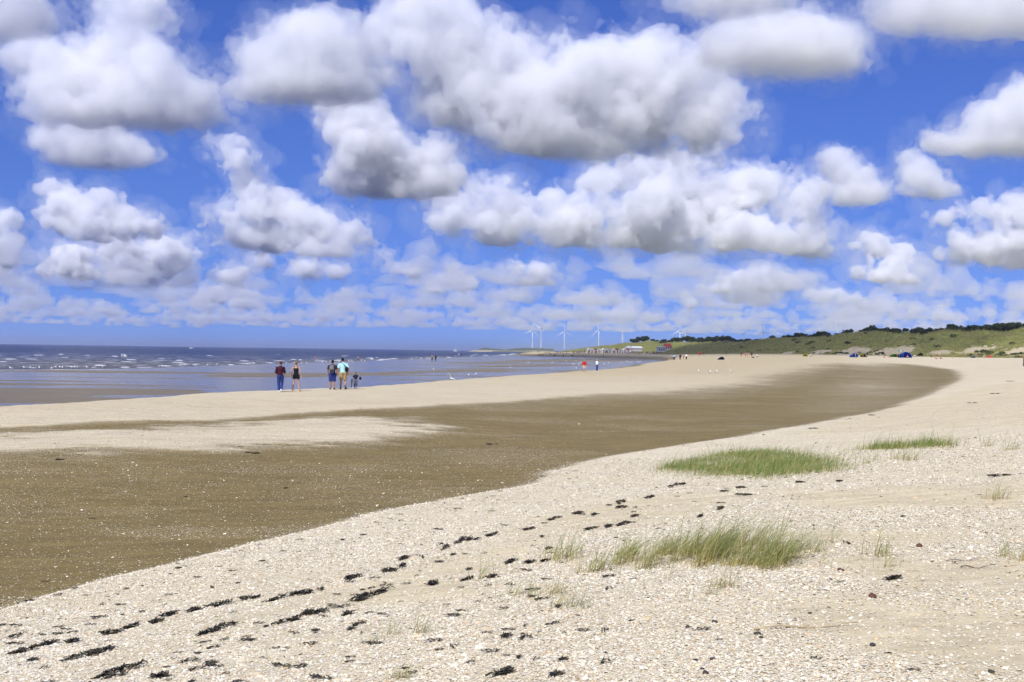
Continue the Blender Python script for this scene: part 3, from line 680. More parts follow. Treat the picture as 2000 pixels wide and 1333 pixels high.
def blades_mesh(name, roots, length, width, lean, g, seg=4, wind=(.75, .25)):
    """roots (n,3); each blade a tapering bent ribbon"""
    n = len(roots); roots = np.asarray(roots, float)
    az = g.uniform(0, 6.283, n); L = length * g.lognormal(-.08, .35, n); w = width * g.uniform(.6, 1.3, n)
    ln = g.normal(lean, .22, n); own = g.uniform(.1, .55, n)
    dx = np.cos(az) * own + wind[0] * ln; dy = np.sin(az) * own + wind[1] * ln
    face = g.uniform(0, 3.14, n); px, py = np.cos(face), np.sin(face)
    V = np.zeros((n, seg + 1, 2, 3)); H = np.zeros((n, seg + 1, 2)); Rn = np.repeat(g.random(n), (seg + 1) * 2)
    for k in range(seg + 1):
        t = k / seg
        cx = roots[:, 0] + dx * L * t ** 1.8; cy = roots[:, 1] + dy * L * t ** 1.8
        cz = roots[:, 2] - .01 + L * t * (1 - .38 * t * np.clip(np.hypot(dx, dy), 0, 1.3))
        ww = w * (1 - t) ** .7 * .5 + w * .04
        for s, sg in ((0, -1), (1, 1)):
            V[:, k, s] = np.stack([cx + px * ww * sg, cy + py * ww * sg, cz], 1)
        H[:, k] = t
    idx = np.arange(n * (seg + 1) * 2).reshape(n, seg + 1, 2)
    Q = np.stack([idx[:, :-1, 0], idx[:, :-1, 1], idx[:, 1:, 1], idx[:, 1:, 0]], -1).reshape(-1, 4)
    me = quads_to_mesh(name, V.reshape(-1, 3), Q)
    for k, v in (('along', H.ravel()), ('rnd', Rn)):
        a = me.attributes.new(k, 'FLOAT', 'POINT'); a.data.foreach_set('value', v.astype(np.float32))
    return me

def in_poly_points(poly, n, g):
    P = np.array(poly); lo, hi = P.min(0), P.max(0); out = []
    while len(out) < n:
        q = g.uniform(lo, hi, (n * 2, 2)); d = poly_dist(poly, q[:, 0], q[:, 1])
        edge = np.clip(d / (.16 * min(hi - lo)) + .05, 0, 1)
        out += list(q[(d > -.1) & (g.random(len(q)) < edge)])
    return np.array(out[:n])

def build_grass():
    g = np.random.default_rng(8)
    near = grass_material('marram', (.42, .33, .12), (.22, .25, .055), (.12, .20, .05))
    short = grass_material('short_turf', (.26, .26, .07), (.13, .205, .030), (.12, .215, .032))
    def patch(name, poly, n, length, width, lean, mat, label, clump, nclump, spread=(1.0, 1.0)):
        pick = g.integers(0, nclump, n); length = length * g.lognormal(0, .30, nclump)[pick]
        c = in_poly_points(poly, nclump, g); c = c.mean(0) + (c - c.mean(0)) * np.array(spread)
        q = c[pick] + g.normal(0, clump, (n, 2))
        stray = g.random(n) < .12; q[stray] += g.normal(0, clump * 3.2, (int(stray.sum()), 2))
        z = fields(q[:, 0], q[:, 1])[0]
        mid = q.mean(0); mz = float(z.min())
        roots = np.column_stack([q[:, 0] - mid[0], q[:, 1] - mid[1], z - mz])
        me = blades_mesh(name, roots, length, width, lean, g); me.materials.append(mat)
        o = link(bpy.data.objects.new(name, me)); o.location = (mid[0], mid[1], mz)
        tag(o, label, 'grass')
    patch('grass_patch', GRASS_FAR, 19000, .135, .006, .55, short, 'large dense island of short green grass on the shell beach', .22, 260)
    patch('grass_patch', GRASS_NEAR, 3000, .25, .0050, .85, near, 'tall wind blown beach grass clump in the right foreground', .06, 62, (1.25, 1.1))
    patch('grass_patch', GRASS_ROW, 2600, .17, .007, .5, short, 'low strip of green grass behind the large grass island, at right', .14, 60)
    # single tufts: alike kinds share their blades
    kinds = []
    for k in range(4):
        n = (16, 26, 40, 60)[k]; q = g.normal(0, .035 + .015 * k, (n, 2))
        me = blades_mesh('grass_tuft', np.column_stack([q, np.zeros(n)]), .21, .005, .7, g); me.materials.append(near); kinds.append(me)
    tufts = []
    for i, (x, y) in enumerate(TUFTS):
        o = link(bpy.data.objects.new('grass_tuft', kinds[(i * 7 + 1) % 4 if i not in (13, 14, 15, 16) else 0]))
        s = float(g.uniform(.75, 1.25)) * (.55 if y < 7.3 else .8 if y < 9.7 else 1.0); o.location = (x, y, ground_z(x, y)); o.scale = (s, s, s); o.rotation_euler = (0, 0, g.uniform(-.5, .5))
        where = 'short grass tuft among shells before the tall grass clump' if y < 9.7 and x > -.2 else 'thin grass blades in the shells at the bottom centre' if y < 9.7 else 'small grass tuft around the large grass island' if y > 14 else 'small grass tuft beside the tall grass clump'
        tag(o, where, 'grass', 'lone tufts of beach grass'); tufts.append(o)
    label_by_text(tufts)

# ------------------------------------------------------------------ seaweed, sticks and stones
def weed_mesh(length, g, n=None, flat=.8):
    """a heap of crumpled fronds drawn out along x"""
    V, Q = [], []
    n = n or int(40 + 260 * length)
    sub = [(g.uniform(-.42, .42), g.normal(0, .13), g.uniform(.025, .065)) for _ in range(int(3 + 9 * length))]
    for i in range(n):
        cu, cv, cs = sub[int(g.integers(len(sub)))]
        u = np.clip(cu + g.normal(0, cs), -.6, .6); v = cv * .8 + g.normal(0, cs * .35)
        x, y = u * length, v * length * flat
        hgt = .024 * (.35 + min(1, length)) * max(.1, 1 - 1.6 * abs(u)) * g.random()
        a = g.normal(0, .55); l = g.uniform(.03, .13); w = g.uniform(.004, .011)
        c, s = math.cos(a), math.sin(a); b0 = len(V)
        for k in range(4):
            t = k / 3 - .5; zz = hgt + .012 * math.sin(k * 2.1 + i) + .008
            for sg in (-1, 1):
                V.append((x + c * t * l - s * w * sg * .5 * (1.2 - abs(t)), y + s * t * l + c * w * sg * .5, max(.001, zz + sg * g.uniform(-.006, .008))))
        for k in range(3): Q.append((b0 + 2 * k, b0 + 2 * k + 1, b0 + 2 * k + 3, b0 + 2 * k + 2))
    me = bpy.data.meshes.new('seaweed_clump'); me.from_pydata(V, [], Q); me.update()
    return me

def weed_material():
    m = bpy.data.materials.new('bladderwrack'); t, b, o = nodes_of(m); N = NT(t)
    pos = N.n('ShaderNodeTexCoord').outputs['Object']
    c = N.ramp(N.noise(pos, 28, 3), [(.35, (.010, .009, .006)), (.54, (.030, .024, .011)), (.66, (.10, .075, .030)), (.80, (.04, .032, .014))])
    t.links.new(c, b.inputs['Base Color']); b.inputs['Roughness'].default_value = .5
    return m

def build_wrack():
    g = np.random.default_rng(31); m = weed_material(); clumps = []
    for i, (x, y, w) in enumerate(WRACK):
        flow = x < 3 and y < 24; me = weed_mesh(w * (1.4 if flow else .9), g, int(26 + 170 * w), .5 if flow else .8); me.materials.append(m)
        o = link(bpy.data.objects.new('seaweed_clump', me)); o.location = (x, y, ground_z(x, y) + .004)
        o.rotation_euler = (0, 0, g.normal(1.08 if flow else .15, .14))
        if i == 0: l = 'black seaweed heap cut by the bottom border at far left'
        elif i == 1: l = 'long dark seaweed heap nearest the bottom left corner'
        elif i == 2: l = 'thick seaweed heap with a brown stalk in the left foreground'
        elif i == 18: l = 'largest flat black seaweed heap in the middle foreground'
        elif i == 22: l = 'long black seaweed streak on bare sand up the middle of the beach'
        elif i == 42: l = 'lone seaweed scrap at the bottom border near the middle'
        elif y > 30: l = 'dark seaweed scrap far off on the brown flat'
        elif x > 3: l = 'black seaweed scrap by the grass at right'
        elif y > 11: l = 'black seaweed clump in the wrack line by the tall grass'
        else: l = 'dark seaweed clump in the left foreground wrack line'
        tag(o, l, 'seaweed', 'seaweed clumps along the wrack lines'); clumps.append(o)
    label_by_text(clumps)
    # thinly strewn scraps between the clumps
    kinds = []
    for k in range(5):
        me = weed_mesh(.10 + .05 * k, g, 5 + 5 * k); me.materials.append(m); kinds.append(me)
    coll = hidden_collection('scrap_kinds', kinds)
    n = 7000
    r = np.exp(g.uniform(math.log(5), math.log(120), n)); a = g.uniform(-.58, .58, n); x, y = r * np.sin(a), r * np.cos(a)
    z, sh, da, tn, td = fields(x, y); dB = poly_dist(BASIN, x, y)
    lines = np.exp(-((dB + .8) / .9) ** 2) * .9 + np.exp(-((dB + 3.1 + .05 * r) / .7) ** 2) * .8 + np.exp(-((dB + 5.2) / .6) ** 2) * .45 + .05
    lines = np.where(da > .5, .07, lines) * (1 - td) * np.clip(9.0 / r, .12, 1)
    k = g.random(n) < lines * .5
    P = np.stack([x, y, z + .004], 1)[k]; nk = len(P)
    o = scatter('seaweed_scraps', P, np.stack([np.zeros(nk), np.zeros(nk), g.normal(.4, .5, nk)], 1), g.uniform(.3, .75, nk), coll, g.integers(0, 5, nk))
    tag(o, 'thin dark scraps of dried seaweed and stalks between the clumps', 'seaweed', kind='stuff')

def simple_mat(name, col, rough=.7, var=.25, scale=8.0, spec=.4, metal=0.0):
    m = bpy.data.materials.new(name); t, b, o = nodes_of(m); N = NT(t)
    pos = N.n('ShaderNodeTexCoord').outputs['Object']
    f = N.noise(pos, scale, 4)
    lo = tuple(max(0, c * (1 - var)) for c in col); hi = tuple(min(1, c * (1 + var)) for c in col)
    t.links.new(N.mix(N.rng(f, .3, .7), lo, hi), b.inputs['Base Color'])
    b.inputs['Roughness'].default_value = rough; b.inputs['Specular IOR Level'].default_value = spec; b.inputs['Metallic'].default_value = metal
    return m

def tube_mesh(name, pts, radii, sides=6):
    bm = bmesh.new(); rings = []
    for i, p in enumerate(pts):
        p = Vector(p); d = (Vector(pts[min(i + 1, len(pts) - 1)]) - Vector(pts[max(i - 1, 0)])).normalized()
        u = d.orthogonal().normalized(); v = d.cross(u)
        rings.append([bm.verts.new(p + (u * math.cos(6.2832 * k / sides) + v * math.sin(6.2832 * k / sides)) * radii[i]) for k in range(sides)])
    for a, b in zip(rings, rings[1:]):
        for k in range(sides): bm.faces.new((a[k], a[(k + 1) % sides], b[(k + 1) % sides], b[k]))
    bm.faces.new(rings[0][::-1]); bm.faces.new(rings[-1])
    bmesh.ops.recalc_face_normals(bm, faces=bm.faces)
    me = bpy.data.meshes.new(name); bm.to_mesh(me); bm.free()
    me.polygons.foreach_set('use_smooth', np.ones(len(me.polygons), bool))
    return me

def build_litter():
    g = np.random.default_rng(77)
    mats = [simple_mat('reed_stalk', (.42, .33, .18), .7), simple_mat('drift_stick', (.13, .10, .07), .8), simple_mat('drift_stick_grey', (.25, .22, .18), .8)]
    labs = ['long thin pale reed stalk lying on shells in the right foreground', 'dark thin stick on sand near the right edge', 'short thin grey twig behind the dark stick near the right edge', 'thin twig in the left foreground above the wrack line', 'thin twig in front of the large grass island']
    for i, ((ax, ay), (bx, by)) in enumerate(STICKS):
        mx, my = (ax + bx) / 2, (ay + by) / 2; L = math.hypot(bx - ax, by - ay); d = ((bx - ax) / L, (by - ay) / L)
        pts = []
        for k in range(9):
            t = k / 8 - .5; s = g.normal(0, .006) * L + .03 * L * (t * t - .25)
            x, y = mx + d[0] * t * L - d[1] * s, my + d[1] * t * L + d[0] * s
            pts.append((x - mx, y - my, ground_z(x, y) - ground_z(mx, my) + .012 + .01 * math.sin(k)))
        me = tube_mesh('stick', pts, [.0065 - .0004 * k for k in range(9)], 6); me.materials.append(mats[min(i, 2) if i < 3 else 1])
        o = link(bpy.data.objects.new('stick', me)); o.location = (mx, my, ground_z(mx, my)); tag(o, labs[i], 'stick')
    # dark stones and mussel lumps
    red, blk = simple_mat('reddish_stone', (.11, .045, .025), .6), simple_mat('dark_stone', (.05, .045, .04), .6)
    kinds = []
    for k in range(4):
        bm = bmesh.new(); bmesh.ops.create_icosphere(bm, subdivisions=2, radius=1)
        for v in bm.verts:
            n = v.co.normalized(); f = 1 + .28 * math.sin(n.x * 3 + k * 2) * math.cos(n.y * 4 + k) + g.normal(0, .05); v.co = Vector((n.x * f * 1.2, n.y * f * .9, n.z * f * .65))
        me = bpy.data.meshes.new('stone'); bm.to_mesh(me); bm.free(); me.polygons.foreach_set('use_smooth', np.ones(len(me.polygons), bool)); me.materials.append(blk); kinds.append(me)
    stones = []
    for i, (x, y) in enumerate(LUMPS):
        o = link(bpy.data.objects.new('stone', kinds[i % 4])); s = (.030, .026, .034)[i] if i < 3 else float(g.uniform(.011, .020))
        o.scale = (s, s, s); o.rotation_euler = (0, 0, g.uniform(0, 6)); o.location = (x, y, ground_z(x, y) + s * .4)
        if i < 3: o.material_slots[0].link = 'OBJECT'; o.material_slots[0].material = red
        tag(o, ('largest reddish brown lump among shells at lower right', 'reddish brown lump among shells right of the tall grass', 'brown lump on the sand behind the tall grass at right')[i] if i < 3 else 'small dark stone lying among the foreground shells', 'stone', 'dark stones among the shells'); stones.append(o)
    label_by_text(stones)

# ------------------------------------------------------------------ dunes, woods and the far coast
DUNE_FOOT = [(330, 60), (250, 200), (200, 290), (172, 345), (158, 385), (131, 425), (104, 475), (88, 545), (84, 625), (84, 740), (70, 900), (64, 1100), (66, 1400), (78, 1800), (90, 2300)]
DUNE_TOP = [11.0, 11.5, 11.8, 11.6, 10.6, 9.6, 8.0, 7.0, 6.0, 8.2, 8.8, 8.2, 7.0, 6.0, 4.0]      # rise of the crest above the foot

def dune_frame(n):
    P = np.array(DUNE_FOOT, float); seg = np.hypot(*np.diff(P, axis=0).T); s = np.concatenate([[0], np.cumsum(seg)])
    q = np.concatenate([np.linspace(0, 640, int(n * .68), endpoint=False), np.linspace(640, s[-1], n - int(n * .68))])
    x, y, h = np.interp(q, s, P[:, 0]), np.interp(q, s, P[:, 1]), np.interp(q, s, DUNE_TOP)
    k = np.ones(9) / 9
    for a in (x, y): a[4:-4] = np.convolve(a, k, 'valid')
    tx, ty = np.gradient(x), np.gradient(y); l = np.hypot(tx, ty); tx, ty = tx / l, ty / l
    return q, x, y, h, ty, -tx                        # inland normal

BLOWOUTS = [(150, 420, 8, 5), (128, 445, 5, 4), (196, 350, 7, 5), (104, 500, 5, 3), (137, 432, 9, 5), (146, 418, 7, 4), (160, 402, 5, 4), (176, 372, 8, 7), (184, 368, 6, 9), (118, 458, 4, 3), (84, 700, 12, 5), (76, 850, 18, 5), (170, 392, 7, 4), (205, 330, 8, 5)]

def dune_point(x, y, h, nx, ny, q, t):
    """t metres inland of the foot"""
    wob = (fbm(q * .03, t * .0 + 2.0) - .5) * 10
    u = np.clip((t + wob * smooth(0, 12, t)) / 46.0, 0, 2.2)
    prof = np.where(u < 1, smooth(0, 1, u) * .92 + .08 * u, 1 - .16 * smooth(1, 1.5, u) + .05 * np.sin(q * .021))
    X, Y = x + nx * t, y + ny * t
    rel = (fbm(X * .045 + 5, Y * .045, 4) - .5) * 5.2 + (fbm((X + Y) * .13, (X - Y) * .05, 4) - .5) * 2.6
    hum = (fbm(X * .35, Y * .35, 3) - .5) * 1.5
    z = prof * (h + rel * .8) + hum * smooth(0, 14, t)
    return X, Y, z

def build_dunes():
    q, x, y, h, nx, ny = dune_frame(620)
    T = np.concatenate([[-9, -5, -2], np.linspace(0, 60, 46), np.array([66, 74, 84, 96, 112, 135, 170])])
    Qg, Tg = np.meshgrid(q, T, indexing='xy')
    X, Y, Z = dune_point(x[None], y[None], h[None], nx[None], ny[None], Qg, Tg)
    base = fields(X.ravel(), Y.ravel())[0].reshape(X.shape)
    base = np.maximum(base, 2.0)
    Z = base + np.where(Tg < 0, Tg * .12 - .15, Z - .1 * (Tg < 3))
    sandy = np.zeros_like(X)
    for a, b, r1, r2 in BLOWOUTS:
        sandy = np.maximum(sandy, np.exp(-(((X - a) / r1) ** 2 + ((Y - b) / (r1 * 1.1)) ** 2)))
    sandy = np.maximum(sandy, smooth(2.5, -2, Tg + (fbm(X * .2, Y * .2) - .5) * 5) * 1.0)
    nr, na = X.shape; idx = np.arange(nr * na).reshape(nr, na)
    Q = np.stack([idx[:-1, :-1], idx[1:, :-1], idx[1:, 1:], idx[:-1, 1:]], -1).reshape(-1, 4)[:, ::-1]
    me = quads_to_mesh('dune', np.stack([X, Y, Z], -1).reshape(-1, 3), Q)
    a = me.attributes.new('sandy', 'FLOAT', 'POINT'); a.data.foreach_set('value', sandy.astype(np.float32).ravel())
    me.polygons.foreach_set('use_smooth', np.ones(len(Q), bool))
    m = bpy.data.materials.new('dune_turf'); t, b, o = nodes_of(m); N = NT(t)
    pos = N.n('ShaderNodeNewGeometry').outputs['Position']
    n1 = N.noise(pos, .07, 5, .6); n2 = N.noise(pos, .55, 4, .6); n3 = N.noise(N.mapping(pos, (1, 1, 2.5)), 1.7, 3)
    green = N.ramp(n1, [(.36, (.050, .075, .016)), (.44, (.22, .235, .05)), (.54, (.30, .285, .08)), (.62, (.14, .185, .036)), (.72, (.34, .31, .12))])
    green = N.mix(N.rng(n2, .35, .65), green, N.mix(n3, (.09, .125, .028), (.27, .265, .09)))
    sand = N.mix(n2, (.46, .37, .22), (.60, .50, .32))
    sel = N.rng(N.math('ADD', N.attr('sandy'), N.math('MULTIPLY', N.math('SUBTRACT', n2, .5), 1.9)), .36, .52, smooth=True)
    t.links.new(N.mix(sel, green, sand), b.inputs['Base Color']); b.inputs['Roughness'].default_value = .95; b.inputs['Specular IOR Level'].default_value = .1
    t.links.new(N.n('ShaderNodeBump', {'Height': N.math('ADD', n3, n2), 'Strength': .9, 'Distance': .5}).outputs[0], b.inputs['Normal'])
    me.materials.append(m)
    tag(link(bpy.data.objects.new('dune', me)), kind='structure')
    # marram tufts all over the slope
    g = np.random.default_rng(3)
    gm = grass_material('dune_marram', (.19, .18, .05), (.25, .255, .065), (.35, .32, .115)); kinds = []
    for k in range(4):
        nb = 22; r_ = g.normal(0, .22, (nb, 2))
        bl = blades_mesh('marram_tuft', np.column_stack([r_, np.zeros(nb)]), .75, .055, .35, g, seg=2); bl.materials.append(gm); kinds.append(bl)
    coll = hidden_collection('marram_kinds', kinds)
    n = 46000
    fi = g.uniform(0, na * .80, n); ft = g.uniform(2, 48, n); i0 = fi.astype(int)
    sx = [A[0, i0] if A.ndim > 1 else A[i0] for A in (q, x, y, h, nx, ny)]
    ti = np.clip(np.interp(ft, np.arange(nr), np.arange(nr)), 0, nr - 2); j0 = ti.astype(int); f = ti - j0; fx = np.clip(fi - i0, 0, 1); i1 = np.minimum(i0 + 1, na - 1)
    def samp(A): return (A[j0, i0] * (1 - fx) + A[j0, i1] * fx) * (1 - f) + (A[j0 + 1, i0] * (1 - fx) + A[j0 + 1, i1] * fx) * f
    P = np.stack([samp(X), samp(Y), samp(Z) - .05], 1); sd = samp(sandy)
    k = (sd < .32 + .3 * fbm(P[:, 0] * .3, P[:, 1] * .3)) & (P[:, 1] > 150) & (np.abs(P[:, 0]) < P[:, 1] * .62)
    P = P[k]; nk = len(P)
    o = scatter('marram_grass', P, np.stack([np.zeros(nk), np.zeros(nk), g.normal(0, .6, nk)], 1), g.uniform(.6, 1.35, nk), coll, g.integers(0, 4, nk))
    tag(o, 'green and straw coloured marram grass covering the dune slope', 'grass', kind='stuff')
    return dict(X=X, Y=Y, Z=Z, T=T, q=q, na=na)

def leaf_ball(name, r, n, leaf, g, squash=.75, lobes=7):
    """uneven crown: leaves gathered in clumps inside and over an ellipsoid"""
    c = g.normal(0, 1, (lobes, 3)); c /= np.linalg.norm(c, axis=1)[:, None]; c *= g.uniform(.25, .72, (lobes, 1)); c[:, 2] = np.abs(c[:, 2]) * .9 - .1
    cr = g.uniform(.30, .52, lobes)
    k = g.integers(0, lobes, n); d = g.normal(0, 1, (n, 3)); d /= np.linalg.norm(d, axis=1)[:, None]
    p = (c[k] + d * cr[k, None] * g.uniform(.55, 1.05, (n, 1))) * r
    p[:, 2] *= squash
    p[:, 2] += r * .35
    a = g.normal(0, 1, (n, 3)); a /= np.linalg.norm(a, axis=1)[:, None]; b_ = np.cross(a, g.normal(0, 1, (n, 3))); b_ /= np.linalg.norm(b_, axis=1)[:, None]
    s = leaf * g.uniform(.6, 1.3, (n, 1))
    V = np.stack([p - a * s - b_ * s * .5, p + a * s - b_ * s * .4, p + a * s * .8 + b_ * s * .6, p - a * s * .7 + b_ * s * .5], 1).reshape(-1, 3)
    return quads_to_mesh(name, V, np.arange(n * 4).reshape(n, 4))

def leaf_material(name, lo, hi):
    m = bpy.data.materials.new(name); t, b, o = nodes_of(m); N = NT(t)
    pos = N.n('ShaderNodeTexCoord').outputs['Object']; rnd = N.n('ShaderNodeObjectInfo').outputs['Random']
    c = N.mix(N.rng(N.noise(pos, 1.1, 3), .3, .7), lo, hi)
    hs = N.n('ShaderNodeHueSaturation', {'Color': c, 'Value': N.rng(rnd, 0, 1, .75, 1.25)})
    t.links.new(hs.outputs[0], b.inputs['Base Color']); b.inputs['Roughness'].default_value = .7; b.inputs['Specular IOR Level'].default_value = .2
    return m

def build_trees(D):
    g = np.random.default_rng(14)
    lm, bk = leaf_material('pine_foliage', (.016, .030, .012), (.040, .058, .020)), simple_mat('bark', (.09, .07, .05), .9)
    crowns = []
    for k in range(5):
        me = leaf_ball('crown', 2.6, 420, .34, g, squash=(.6, .7, .85, .65, .75)[k], lobes=6 + k); me.materials.append(lm); crowns.append(me)
    trunk = tube_mesh('trunk', [(0, 0, -.8), (.05, 0, .6), (.22, .05, 1.6), (.4, .1, 2.4)], [.22, .17, .13, .07], 7); trunk.materials.append(bk)
    X, Y, Z, T, na = D['X'], D['Y'], D['Z'], D['T'], D['na']
    def on_dune(az_px, t):
        """place on the dune in a given bearing (metres sideways per metre ahead) and depth inland"""
        j = int(np.argmin(np.abs(T - t))); b = X[j] / np.maximum(Y[j], 1); ok = Y[j] > 100
        i = int(np.argmin(np.where(ok, np.abs(b - az_px), 9))); return X[j, i], Y[j, i], Z[j, i]
    spots = []; single = []; wood = []
    def row(a, b, n, size, t0, t1):
        for k in range(n):
            spots.append((a + (b - a) * (k + g.uniform(.1, .9)) / n, g.uniform(t0, t1), size * g.uniform(.75, 1.25)))
    # bearings along the crest, from the hidden far end to the right hand border
    row(.205, .268, 40, .62, 42, 56)
    row(.268, .294, 12, 1.0, 46, 60); row(.302, .315, 6, .8, 46, 60); row(.326, .346, 10, .95, 46, 60)
    row(.290, .335, 24, .62, 46, 58); row(.346, .412, 44, .62, 44, 58)
    row(.408, .475, 40, .85, 46, 60); row(.475, .56, 24, .85, 46, 60)
    row(.150, .205, 24, .9, 40, 54); row(.113, .128, 5, .95, 40, 54); row(.13, .15, 8, .6, 40, 54)
    for b_, t_, s in spots:
        x, y, z = on_dune(b_, t_)
        s *= max(1, y / 560)
        if not (.266 < b_ < .296 or .325 < b_ < .348 or b_ < .129):      # the rest of the wood reads as one dark mass
            wood.append((x, y, z - .3 + 1.0 * s, s)); continue
        e = empty('tree', (x, y, z - .3), g.uniform(0, 6.28)); e.scale = (s * g.uniform(1.0, 1.35), s, s)
        link(bpy.data.objects.new('trunk', trunk), e); link(bpy.data.objects.new('crown', crowns[int(g.integers(5))]), e).location = (.35, .1, 1.0)
        tag(e, 'dark tree in the right hand clump on the dune crest' if b_ > .3 else 'dark tree in the middle clump on the dune crest' if b_ > .2 else 'dark tree above the white beach pavilions', 'tree', 'windswept trees along the dune crest'); single.append(e)
    label_by_text(single)
    wood = np.array(wood); nw = len(wood)
    o = scatter('wood', wood[:, :3], np.column_stack([np.zeros((nw, 2)), g.uniform(0, 6.28, nw)]), wood[:, 3] * 1.1, hidden_collection('crown_kinds', crowns), g.integers(0, 5, nw))
    tag(o, 'dark band of low windswept wood along the dune crest', 'wood', kind='stuff')
    # thorn and rose bushes along the foot
    sm = leaf_material('bush_foliage', (.030, .045, .012), (.075, .095, .026)); bushes = []
    for k in range(3):
        me = leaf_ball('bush', 1.25, 260, .20, g, squash=.55, lobes=5); me.materials.append(sm); bushes.append(me)
    shrubs = []
    for k in range(94):
        b_ = g.uniform(.215, .345) if k < 40 else g.uniform(.425, .50) if k < 64 else g.uniform(.20, .49)
        x, y, z = on_dune(b_, g.uniform(4, 13) if k < 40 else g.uniform(1, 12) if k < 64 else g.uniform(16, 42))
        o = link(bpy.data.objects.new('bush', bushes[k % 3])); s = g.uniform(.5, 1.0) if k < 40 else g.uniform(.7, 1.4)
        o.location = (x, y, z - .35 * s); o.scale = (s * 1.3, s * 1.3, s); o.rotation_euler = (0, 0, g.uniform(0, 6))
        tag(o, 'low green bush in the row at the dune foot' if k < 40 else 'low bush at the dune foot near the right border' if k < 64 else 'dark bush half way up the dune slope', 'bush', 'bushes at the foot of the dune'); shrubs.append(o)
    label_by_text(shrubs)

def build_headland():
    n = 90; xs = np.linspace(-125, 120, n); V, Q = [], []
    prof = np.interp(xs, [-125, -112, -95, -80, -60, -35, -20, 0, 30, 60, 120], [0, 3, 6, 11.5, 9.5, 8, 5.5, 9, 12, 12, 10])
    for j, (dy, f) in enumerate(((0, 0.0), (12, .45), (34, .92), (80, 1.0), (150, .9), (260, .55))):
        for i in range(n):
            V.append((xs[i], 3050 + dy + 30 * math.sin(xs[i] * .03), -.6 + f * (prof[i] + 1.8 * (fbm(xs[i] * .08, j * .7) - .5)) + 1.0 * (f > 0)))
    for j in range(5):
        for i in range(n - 1): Q.append((j * n + i, j * n + i + 1, (j + 1) * n + i + 1, (j + 1) * n + i))
    me = quads_to_mesh('headland', np.array(V), np.array(Q)); me.polygons.foreach_set('use_smooth', np.ones(len(Q), bool))
    m = bpy.data.materials.new('headland_turf'); t, b, o = nodes_of(m); N = NT(t)
    pos = N.n('ShaderNodeNewGeometry').outputs['Position']; z = N.n('ShaderNodeSeparateXYZ', {0: pos}).outputs[2]
    c = N.mix(N.rng(N.math('ADD', z, N.math('MULTIPLY', N.noise(pos, .05, 4), 5)), 5, 7.5), (.40, .34, .22), (.085, .095, .045))
    t.links.new(c, b.inputs['Base Color']); b.inputs['Roughness'].default_value = .95
    me.materials.append(m); tag(link(bpy.data.objects.new('headland', me)), kind='structure')

DUNE = build_dunes(); build_headland(); build_trees(DUNE)
build_shells(); build_grass(); build_wrack(); build_litter()
# ------------------------------------------------------------------ people
def cone_sd(P, a, b, ra, rb, flat=False):
    """distance to a tapered limb from a to b; flat = cut square at its end b (a hem)"""
    a, b = np.asarray(a, np.float32), np.asarray(b, np.float32); ab = b - a; L2 = float(ab @ ab) + 1e-9
    t = ((P - a) @ ab) / L2; tc = np.clip(t, 0, 1)
    d = np.linalg.norm(P - a - tc[..., None] * ab, axis=-1) - (ra + (rb - ra) * tc)
    if flat: d = np.maximum(d, (t - 1) * math.sqrt(L2))
    return d

def ell_sd(P, c, r):
    q = (P - np.asarray(c, np.float32)) / np.asarray(r, np.float32); return (np.linalg.norm(q, axis=-1) - 1) * min(r)

def sdf_mesh(name, prims, vox, k=.02, cut=None):
    lo, hi = np.full(3, 9.0), np.full(3, -9.0)
    for p in prims:
        if p[0] == 'e': c, r = np.array(p[1]), np.array(p[2]); lo = np.minimum(lo, c - r); hi = np.maximum(hi, c + r)
        else:
            for c, r in ((p[1], p[3]), (p[2], p[4])): lo = np.minimum(lo, np.array(c) - r); hi = np.maximum(hi, np.array(c) + r)
    lo -= 3 * vox; hi += 3 * vox
    n = np.ceil((hi - lo) / vox).astype(int) + 1
    P = np.stack(np.meshgrid(*[lo[i] + np.arange(n[i]) * vox for i in range(3)], indexing='ij'), -1).astype(np.float32)
    acc = None
    for p in prims:
        d = ell_sd(P, p[1], p[2]) if p[0] == 'e' else cone_sd(P, p[1], p[2], p[3], p[4], p[0] == 'h')
        if acc is None: acc = d
        else:
            h = np.clip(.5 + .5 * (acc - d) / k, 0, 1); acc = acc * (1 - h) + d * h - k * h * (1 - h)
    if cut is not None: acc = np.maximum(acc, cut(P))
    g = openvdb.FloatGrid(); g.background = 1.0; g.copyFromArray(np.ascontiguousarray(acc.astype(np.float32)))
    pts, q = g.convertToQuads(0.0)
    me = quads_to_mesh(name, pts * vox + lo, q); me.polygons.foreach_set('use_smooth', np.ones(len(q), bool))
    return me

def lerp3(a, b, t): return tuple(a[i] + (b[i] - a[i]) * t for i in range(3))

